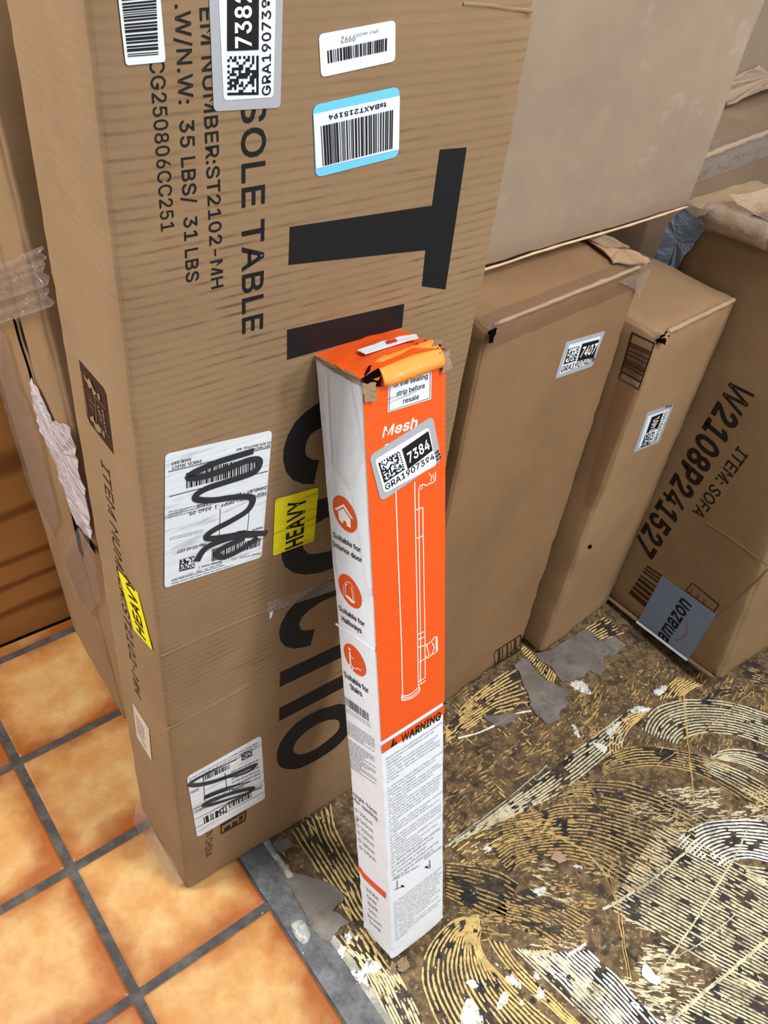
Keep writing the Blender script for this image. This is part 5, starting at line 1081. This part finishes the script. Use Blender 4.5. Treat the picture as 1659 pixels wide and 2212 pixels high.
# taped front top edge and torn corner
def edge_tape(box, root, mat, x0, x1, down, back, seed=0, e=0.001):
    v = []; n_ = 30; prof = [(-e, -down), (-e, -down*0.5), (-e, -0.004), (0.0015, e+0.0005), (back*0.5, e), (back, e)]
    for i in range(n_+1):
        x_ = lerp(x0, x1, i/n_)
        for k, (yy, zz) in enumerate(prof):
            j_ = 0.0012*hashn(x_*60+seed, k*2.0, 1); v.append(Vector((x_, yy-abs(j_)*0.5 if k < 3 else yy, box.h+zz+(abs(j_)*0.6 if k > 2 else j_*3 if k == 0 else 0))))
    m = len(prof); f = [(i*m+k, (i+1)*m+k, (i+1)*m+k+1, i*m+k+1) for i in range(n_) for k in range(m-1)]
    return mesh_obj('edge_tape', v, f, mat, root, True)
edge_tape(b3, r3, tape_brown, 0.002, b3.w-0.004, 0.030, 0.02, 1)
def bundle(name, P, rad, mat, root, seed=0, wob=0.35, sides=9, n=26):
    """lumpy rolled ridge along points"""
    Q = resample(P, n); v = []; f = []
    for i, p in enumerate(Q):
        t = (Q[min(i+1, n-1)]-Q[max(i-1, 0)]).normalized(); a = t.cross(Vector((0.1, 0.2, 1))).normalized(); b = t.cross(a)
        for k in range(sides):
            an = 2*math.pi*k/sides; r_ = rad*(1+wob*hashn(p.x*60+seed, p.z*60+p.y*60, k*0.9)); 
            if i in (0, n-1): r_ *= 0.4
            v.append(p+(a*math.cos(an)+b*math.sin(an))*r_)
    for i in range(n-1):
        for k in range(sides): f.append((i*sides+k, i*sides+(k+1) % sides, (i+1)*sides+(k+1) % sides, (i+1)*sides+k))
    f += [tuple(range(sides)), tuple(range((n-1)*sides, n*sides))]
    return mesh_obj(name, v, f, mat, root, True)
card_edge = cardboard('cardboard_worn_edge', (0.36, 0.235, 0.135), 3.3, corr=0.0, scuff=0.4)
bundle('worn_edge', [V((0.012, 0.0022, b3.h-0.0022)), V((b3.w*0.5, 0.0022, b3.h-0.0018)), V((b3.w-0.01, 0.0022, b3.h-0.002))], 0.0030, card_edge, r3, 5)
def ragged_in(root, *a, **k):
    global ro
    sv = ro; ro = root; o = ragged(*a, **k); ro = sv; return o
h3, w3, d3 = b3.h, b3.w, b3.d
ragged_in(r3, 'torn_corner', [V((w3-0.05, 0.02, h3+0.003)), V((w3-0.01, -0.002, h3+0.006)), V((w3+0.006, 0.004, h3+0.002)), V((w3+0.004, 0.03, h3+0.004)), V((w3-0.006, 0.09, h3+0.003)), V((w3-0.02, 0.09, h3+0.008))], card_edge, 0.005, 0.002, seed=3)
ragged_in(r3, 'torn_corner', [V((w3-0.03, 0.05, h3+0.008)), V((w3-0.004, 0.03, h3+0.012)), V((w3+0.008, 0.10, h3+0.006)), V((w3-0.002, 0.17, h3+0.010)), V((w3-0.018, 0.15, h3+0.006))], raw_edge, 0.005, 0.002, seed=4)
ragged_in(r3, 'torn_tape', [V((w3-0.07, -0.002, h3-0.006)), V((w3+0.002, -0.004, h3-0.006)), V((w3+0.002, -0.002, h3-0.05)), V((w3-0.02, -0.002, h3-0.03))], tape_clear, 0.003, 0.0005, seed=5)
ragged_in(r3, 'slit_shade', [V((-0.001, -0.002, h3-0.004)), V((0.012, -0.0025, h3-0.003)), V((0.010, -0.002, h3-0.022)), V((0.004, -0.002, h3-0.018))], gap_shade, 0.002, 0.0005, seed=6)  # black piece paints the dark gap shade at this corner
crease(zr(950, 1400, 350/1659)((60, 560), (300, 400), (560, 230), (800, 60)), r3, F3, card_3)

# --- carton 4 (7401)
r4 = b4.root('flat_carton', 'brown carton with a 7401 sticker and a printed barcode on its corner', 'box')
carton(b4, card_4, 41.0, wob=0.004, r=0.007, crush=[((0, 0, 1), 0.035, 0.008), ((1, 0, 1), 0.02, 0.006), ((0, 0, 0), 0.02, 0.005)], segs=(18, 20, 44))
F4 = b4.face('front'); L4 = b4.face('left'); ZC = zr(1100, 800, 559/1627)
fr = poly(L4, ZA((970, 553), (1090, 612), (1006, 852), (903, 790)), ink_brown, 'printed_frame', r4, EP, holes=[ZA((977, 567), (1080, 616), (1003, 838), (912, 786))], thick=0)
barcode(L4, [ZA((962, 605))[0], ZA((918, 758))[0], ZA((1014, 812))[0], ZA((1070, 655))[0]], ink_brown, 'printed_barcode', fr, E0, 46, 61)
s = sticker(F4, ZC((866, 266), (1034, 210), (938, 452), (778, 518)), paper_grey, 'number_sticker', r4, 0.04, E0)
rquad(F4, ZC((872, 288), (1008, 240), (925, 440), (808, 486)), paper, 'sticker_panel', s, E1, 0.04)
poly(F4, ZC((893, 292), (966, 264), (930, 362), (856, 396)), ink, 'number_block', s, E2, thick=0)
text(F4, '7401', *ZC((912, 366), (942, 282), (878, 378)), white_ink, 'sticker_number', s, E3, weight=0.02)
codegrid(F4, ZC((852, 402), (915, 378), (888, 458), (822, 484)), ink, 'dot_code', s, E2, 12, 62)
text(F4, 'GRA1907401', *ZC((920, 440), (996, 250), (900, 448)), ink, 'sticker_text', s, E2, weight=0.01)
text(F4, '952', *ZC((975, 238), (1018, 226), (970, 226)), ink, 'handwritten_mark', s, E2, weight=0.02)
poly(L4, ZC((690, 40), (828, 118), (760, 270), (700, 470), (620, 720), (540, 880), (470, 850), (530, 600), (600, 340)), tape_brown, 'clear_tape', r4, E0)
rquad(F4, ZC((425, 1180), (700, 640), (840, 130), (840, 125)), tape_clear, 'clear_tape', r4, E0, 0.02) if False else None
ragged_in(r4, 'torn_corner', [V((-0.002, -0.002, b4.h+0.002)), V((0.016, -0.003, b4.h+0.001)), V((0.012, -0.003, b4.h-0.014)), V((-0.001, 0.004, b4.h-0.012))], gap_shade, 0.004, 0.001, seed=7)  # black piece paints the shade inside the torn corner
ragged_in(r4, 'torn_corner', [V((0.002, -0.003, b4.h+0.003)), V((0.012, -0.004, b4.h+0.003)), V((0.010, -0.004, b4.h-0.006)), V((0.002, -0.002, b4.h-0.004))], card_edge, 0.003, 0.001, seed=8)
bundle('worn_edge', [V((0.02, 0.003, b4.h-0.003)), V((b4.w*0.5, 0.0028, b4.h-0.0028)), V((b4.w-0.008, 0.003, b4.h-0.003))], 0.0038, card_edge, r4, 6)
ragged_in(r4, 'puncture', [F4.at(p, 0.0006) for p in ZC((498, 1098), (518, 1095), (512, 1120), (495, 1118))], gap_shade, 0.0008, 0.0003, seed=2)

# --- carton 5 (sofa)
r5 = b5.root('sofa_carton', 'big brown carton printed ITEM: SOFA, with a grey delivery sticker at its foot', 'box')
carton(b5, card_5, 51.0, wob=0.005, r=0.010, crush=[((0, 0, 0), 0.05, 0.012)], segs=(20, 22, 46))
L5 = b5.face('left')
text(L5, 'W2108P241527', *ZC((1400, 40), (783, 1082), (1574, 118)), ink_dull, 'printed_text', r5, EP, weight=0.03)
text(L5, 'ITEM: SOFA', *ZC((1438, 474), (1150, 884), (1516, 520)), ink_dull, 'printed_text', r5, EP, weight=0.010)
barcode(L5, ZC((866, 1224), (748, 1410), (852, 1502), (968, 1292)), ink_brown, 'printed_barcode', r5, EP, 22, 71)
op5 = poly(L5, ZC((1105, 1385), (1152, 1332), (1324, 1472), (1290, 1522)), ink_brown, 'printed_frame', r5, EP, holes=[ZC((1115, 1385), (1154, 1342), (1314, 1474), (1286, 1512))], thick=0)
for k in range(3):
    x, y = 1150+38*k, 1372+34*k
    stroke(L5, ZC((x, y), (x-10, y+32)), 1.6, ink_brown, 'frame_figure', op5, E1, False); stroke(L5, ZC((x-4, y+2), (x+14, y+8)), 1.2, ink_brown, 'frame_figure', op5, E1, False); stroke(L5, ZC((x-8, y+18), (x+8, y+24)), 1.2, ink_brown, 'frame_figure', op5, E1, False)
blue_st = label_paper('sticker_slate', srgb(118, 134, 156))
s = poly(L5, ZC((962, 1293), (1302, 1532), (1110, 1862), (790, 1632)), blue_st, 'delivery_sticker', r5, E1); s['label'] = 'slate blue sticker with a shop name in black'
text(L5, 'amazon', *ZC((990, 1722), (1152, 1480), (925, 1672)), ink, 'sticker_text', s, E2, weight=0.02, low=True)
stroke(L5, ZC((1118, 1565), (1122, 1625), (1100, 1672), (1040, 1702)), 4.0, plain('smile_brown', srgb(150, 92, 66)), 'sticker_arc', s, E2, taper=True)
edge_highlight = plain('painted_edge_highlight', srgb(222, 228, 238), 0.15, 0.8)  # pale colour paints the highlight along the sticker's wrapped edge
for v_ in s.data.vertices: v_.co.z = max(v_.co.z, 0.004)
q = [L5.at(p, 0.003) for p in ZC((790, 1632), (1110, 1862))]
for p in q: p.z = 0.008
sheet('sticker_wrap_highlight', [q[0], q[1], V((-0.0045, q[1].y, 0.003)), V((-0.0045, q[0].y, 0.003))], edge_highlight, s, amp=0.0012, n=12)
bundle('bottom_flap', [V((0.004, 0.006, 0.004)), V((0.003, 0.12, 0.003)), V((0.004, 0.30, 0.004))], 0.0050, card_5, r5, 9, 0.2)
# folded and taped top edge
h5 = b5.h
bundle('taped_top_edge', [V((0.004, -0.0, h5+0.006)), V((0.004, 0.10, h5+0.008)), V((0.002, 0.22, h5+0.008)), V((0.004, 0.275, h5+0.006))], 0.017, card_edge, r5, 12, 0.12, 14)
bundle('shiny_tape', [V((0.003, 0.16, h5+0.008)), V((0.002, 0.22, h5+0.009)), V((0.004, 0.28, h5+0.007))], 0.0195, tape_clear, r5, 14, 0.25, 14)
ragged_in(r5, 'plastic_scrap', [V((-0.005, 0.265, h5-0.002)), V((0.004, 0.32, h5+0.006)), V((0.0, 0.335, h5-0.02)), V((-0.012, 0.335, h5-0.09)), V((-0.008, 0.305, h5-0.10)), V((-0.012, 0.285, h5-0.05))], tape_blue, 0.006, 0.0012, seed=21)
sheet('loose_flap', [V((0.01, 0.24, h5+0.012)), V((0.16, 0.20, h5+0.030)), V((0.15, 0.30, h5+0.036)), V((0.0, 0.325, h5+0.014))], card_edge, r5, amp=0.006, n=10, seed=4)
sheet('loose_tape', [V((0.02, 0.12, h5+0.014)), V((0.22, 0.10, h5+0.025)), V((0.22, 0.24, h5+0.05)), V((0.03, 0.27, h5+0.03))], tape_tan, r5, amp=0.016, n=14, seed=7)
crease(ZC((1240, 960), (1400, 1060), (1627, 1230)), r5, L5, card_5); crease(ZC((1300, 1560), (1500, 1380), (1627, 1250)), r5, L5, card_5)
crumple = bundle('crumpled_paper', [Vector(floor_at(1468, 556, 0.60)), Vector(floor_at(1478, 548, 0.62)), Vector(floor_at(1487, 528, 0.64)), Vector(floor_at(1492, 500, 0.66))], 0.011, pale_edge, None, 33, 0.9, 9, 16)
bpy.data.objects.remove(crumple)

# --- upper blank carton
r2 = b2.root('blank_carton', 'large blank brown carton with scuffed pale patches, standing on the others', 'box')
carton(b2, card_2, 61.0, wob=0.003, r=0.002, crush=[((1, 0, 0), 0.01, 0.003)], segs=(24, 12, 40))
bundle('worn_edge', [V((0.02, 0.0, 0.001)), V((0.10, -0.001, 0.0)), V((0.20, 0.0005, 0.001)), V((0.34, 0, 0.0)), V((0.495, 0.0005, 0.001))], 0.0016, pale_edge, r2, 8, 0.8)

# --- cartons behind
def generic(P, yaw, dim, name, label, mat, seed, tx=0, ty=0, **kw):
    bx = Box(P, yaw, tx, ty, dim); r = bx.root(name, label, 'box'); carton(bx, mat, seed, **kw); return bx, r
pl_ = floor_at(1382, 540, 0.62)
dirb = Vector((math.cos(0.80), math.sin(0.80), 0))
q7 = floor_at(1520, 340, 0.72); q7b = floor_at(1659, 290, 0.72); yaw7 = math.atan2(q7b.y-q7.y, q7b.x-q7.x)
d7 = Vector((math.cos(yaw7), math.sin(yaw7), 0))
P7 = q7-d7*0.12; P7.z = 0
bx7, r7 = generic(P7, yaw7, (0.67, 0.32, 0.72), 'taped_carton', 'brown carton with shiny clear tape along its edge, behind the sofa carton', card_dark, 71, wob=0.003, r=0.004, segs=(26, 14, 30))
edge_tape(bx7, r7, tape_clear, 0.02, 0.66, 0.045, 0.03, 3, 0.0015)
bundle('taped_seam', [V((0.1, -0.001, 0.722)), V((0.35, 0.0, 0.724)), V((0.66, -0.001, 0.722))], 0.005, tape_tan, r7, 15, 0.5, 8, 40)
tk, rk = generic(b2.P+b2.R @ V((0.30, 0.21, 0))+V((0, 0, -0.752)), 0.775545, (0.33, 0.11, 0.735), 'tucked_carton', 'brown carton in deep shade under the large blank carton, behind the 7401 carton', card_dark, 73, wob=0.003, r=0.004, segs=(16, 6, 24))
q6 = floor_at(1590, 215, 0.73); q6b = floor_at(1659, 196, 0.73); y6 = math.atan2(q6b.y-q6.y, q6b.x-q6.x); d6 = Vector((math.cos(yaw7), math.sin(yaw7), 0))
P6 = q6-d6*0.12; P6.z = 0.735
bx6, r6 = generic(P6, yaw7, (0.5, 0.25, 0.5), 'upper_carton', 'brown carton with a taped torn lower edge, at the far top right', card_2, 81, wob=0.004, r=0.004, segs=(18, 10, 20))
ragged_in(r6, 'torn_tape', [V((0.02, -0.004, 0.04)), V((0.16, -0.006, 0.055)), V((0.22, -0.004, 0.03)), V((0.45, -0.004, 0.05)), V((0.45, -0.012, -0.002)), V((0.20, -0.010, 0.004)), V((0.06, -0.014, -0.004))], tape_tan, 0.006, 0.0008, seed=31)

# --- cartons on the left, behind the table carton
ra = b9.root('taped_carton', 'tall brown carton wrapped in clear film, left behind the table carton', 'box')
carton(b9, card_9, 91.0, wob=0.004, r=0.006, segs=(10, 16, 50))
bb = Box(b9.P+b9.R @ Vector((0, -0.112, 0.0)), 0.693397, -0.07007, -0.032475, (0.30, 0.108, 1.10)); bb.P.z = 0.009
rb = bb.root('narrow_carton', 'narrow brown carton in clear tape squeezed between two taller cartons, left', 'box')
carton(bb, card_9, 95.0, wob=0.005, r=0.008, segs=(10, 10, 50))
L9 = b9.face('left'); LB = bb.face('left')
ZD = zr(0, 640, 300/830)
ragged_in(rb, 'milky_tape', [LB.at(p, 0.003) for p in ZD((200, 480), (260, 580), (330, 740), (440, 780), (480, 980), (540, 1240), (560, 1440), (470, 1360), (410, 1180), (330, 950), (260, 800), (215, 640))], tape_milky, 0.003, 0.0006, seed=41)
stroke(LB, ZD((90, 130), (130, 280), (190, 470), (225, 650), (262, 790), (330, 960), (400, 1170), (440, 1300), (490, 1540)), 14, gap_shade, 'seam_shade', rb, 0.0012)  # black ribbon paints the shade of the slit between the cartons
stroke(LB, ZD((450, 1330), (520, 1440), (575, 1520)), 9, gap_shade, 'seam_shade', rb, 0.0012)
ragged_in(ra, 'clear_film', [L9.at(p, 0.004) for p in ZD((0, 170), (60, 240), (150, 560), (250, 800), (370, 1330), (330, 1440), (190, 1140), (60, 700), (0, 520))], film_thin, 0.003, 0.0005, seed=42)
ragged_in(rb, 'clear_film', [LB.at(p, 0.005) for p in ZD((520, 1330), (600, 1600), (620, 1800), (560, 1900), (470, 1800), (380, 1560), (420, 1480))], film_thin, 0.003, 0.0005, seed=43)
# film straps across
for k, (a, b, wd) in enumerate((((-20, 600), (108, 548), 0.014), ((-20, 640), (112, 585), 0.020), ((-20, 690), (120, 635), 0.018))):
    P_ = resample([L9.at(a, 0.006), L9.at(((a[0]+b[0])/2, (a[1]+b[1])/2), 0.007), L9.at(b, 0.004)], 22)
    v = []; nr = 6
    for i, p in enumerate(P_):
        t = (P_[min(i+1, 21)]-P_[max(i-1, 0)]).normalized(); s_ = Vector((-1, 0, 0)).cross(t).normalized()
        for j in range(nr+1):
            u = (j/nr-0.5)*wd; v.append(p+s_*u+Vector((-0.004*abs(hashn(i*0.35+k*9, j*0.9, 1))-0.002*math.sin(j*2.0+k), 0, 0)))
    f = [(i*(nr+1)+j, (i+1)*(nr+1)+j, (i+1)*(nr+1)+j+1, i*(nr+1)+j+1) for i in range(21) for j in range(nr)]
    mesh_obj('film_strap', v, f, strap_film, ra, True)
# plywood sheet the left cartons lean on
pa = floor_at(-420, 1568); pb = floor_at(145, 1337); dp = (pb-pa).normalized(); yp = math.atan2(dp.y, dp.x)
bp = Box(pa+Vector((0, 0, 0.0)), yp, -0.07007, 0, ((pb-pa).length+0.25, 0.018, 1.2))
rp = bp.root('plywood_sheet', 'plywood board with wavy wood grain standing behind the left cartons', 'board')
carton(bp, plywood, 99.0, name='board', wob=0.0, r=0.001, segs=(30, 2, 30))
bundle('board_gap_shade', [V((0, -0.001, 0.001)), V((bp.w*0.5, -0.001, 0.001)), V((bp.w, -0.001, 0.001))], 0.0022, gap_shade, rp, 2, 0.8)  # black roll paints the shade in the gap under the board

# --- debris on the floor
def scrap(name, px, mat, label, cat, h=0.008, seed=0):
    P = [floor_at(*p) for p in px]; c = sum(P, Vector())/len(P); m = len(P)
    v = [Vector((p.x, p.y, 0.0012+h*abs(hashn(p.x*90, p.y*90, seed)))) for p in P]+[Vector((c.x, c.y, h))]
    o = mesh_obj(name, v, [(i, (i+1) % m, m) for i in range(m)], mat); md = o.modifiers.new('s', 'SOLIDIFY'); md.thickness = 0.0006
    return tag(o, label, cat)
scrap('paper_scrap', RG((410, 1310), (450, 1320), (490, 1370), (530, 1430), (570, 1440), (590, 1490), (545, 1520), (480, 1500), (400, 1430), (395, 1380)), label_paper('scrap_blue', srgb(206, 216, 232)), 'small pale blue crumpled paper scrap on the ridged floor', 'scrap', 0.006, 3)
scrap('cardboard_chip', RF((1130, 270), (1160, 215), (1230, 200), (1280, 240), (1290, 290), (1220, 315), (1190, 290)), plain('chip_pink', srgb(176, 146, 122), 0.8), 'flat pinkish tan chip on the ridged floor', 'chip', 0.003, 4)
gl = [floor_at(*p) for p in RH((490, 1640), (560, 1590), (640, 1600), (710, 1700), (720, 1790), (660, 1880), (590, 1850), (520, 1760))]
c = sum(gl, Vector())/len(gl); rings = []
for t, z_ in ((1.0, 0.001), (0.8, 0.005), (0.45, 0.007), (0.15, 0.0055)): rings += [Vector((lerp(c.x, p.x, t), lerp(c.y, p.y, t), z_+0.001*hashn(p.x*200, p.y*200, t))) for p in resample(gl+[gl[0]], 17)[:-1]]
f = [(a*16+i, a*16+(i+1) % 16, (a+1)*16+(i+1) % 16, (a+1)*16+i) for a in range(3) for i in range(16)]+[tuple(range(48, 64))]
tag(mesh_obj('mortar_lump', rings, f, mottled('glassy_lump', [srgb(150, 152, 146), srgb(186, 188, 182), srgb(110, 112, 108)], [(40, 0.45, 0.6), (80, 0.55, 0.68)], 0.25, 0.4, 0.6), None, True), 'round grey lump stuck on the dark strip beside the tiles', 'lump')
print('verts', sum(len(o.data.vertices) for o in bpy.data.objects if o.type == 'MESH'))
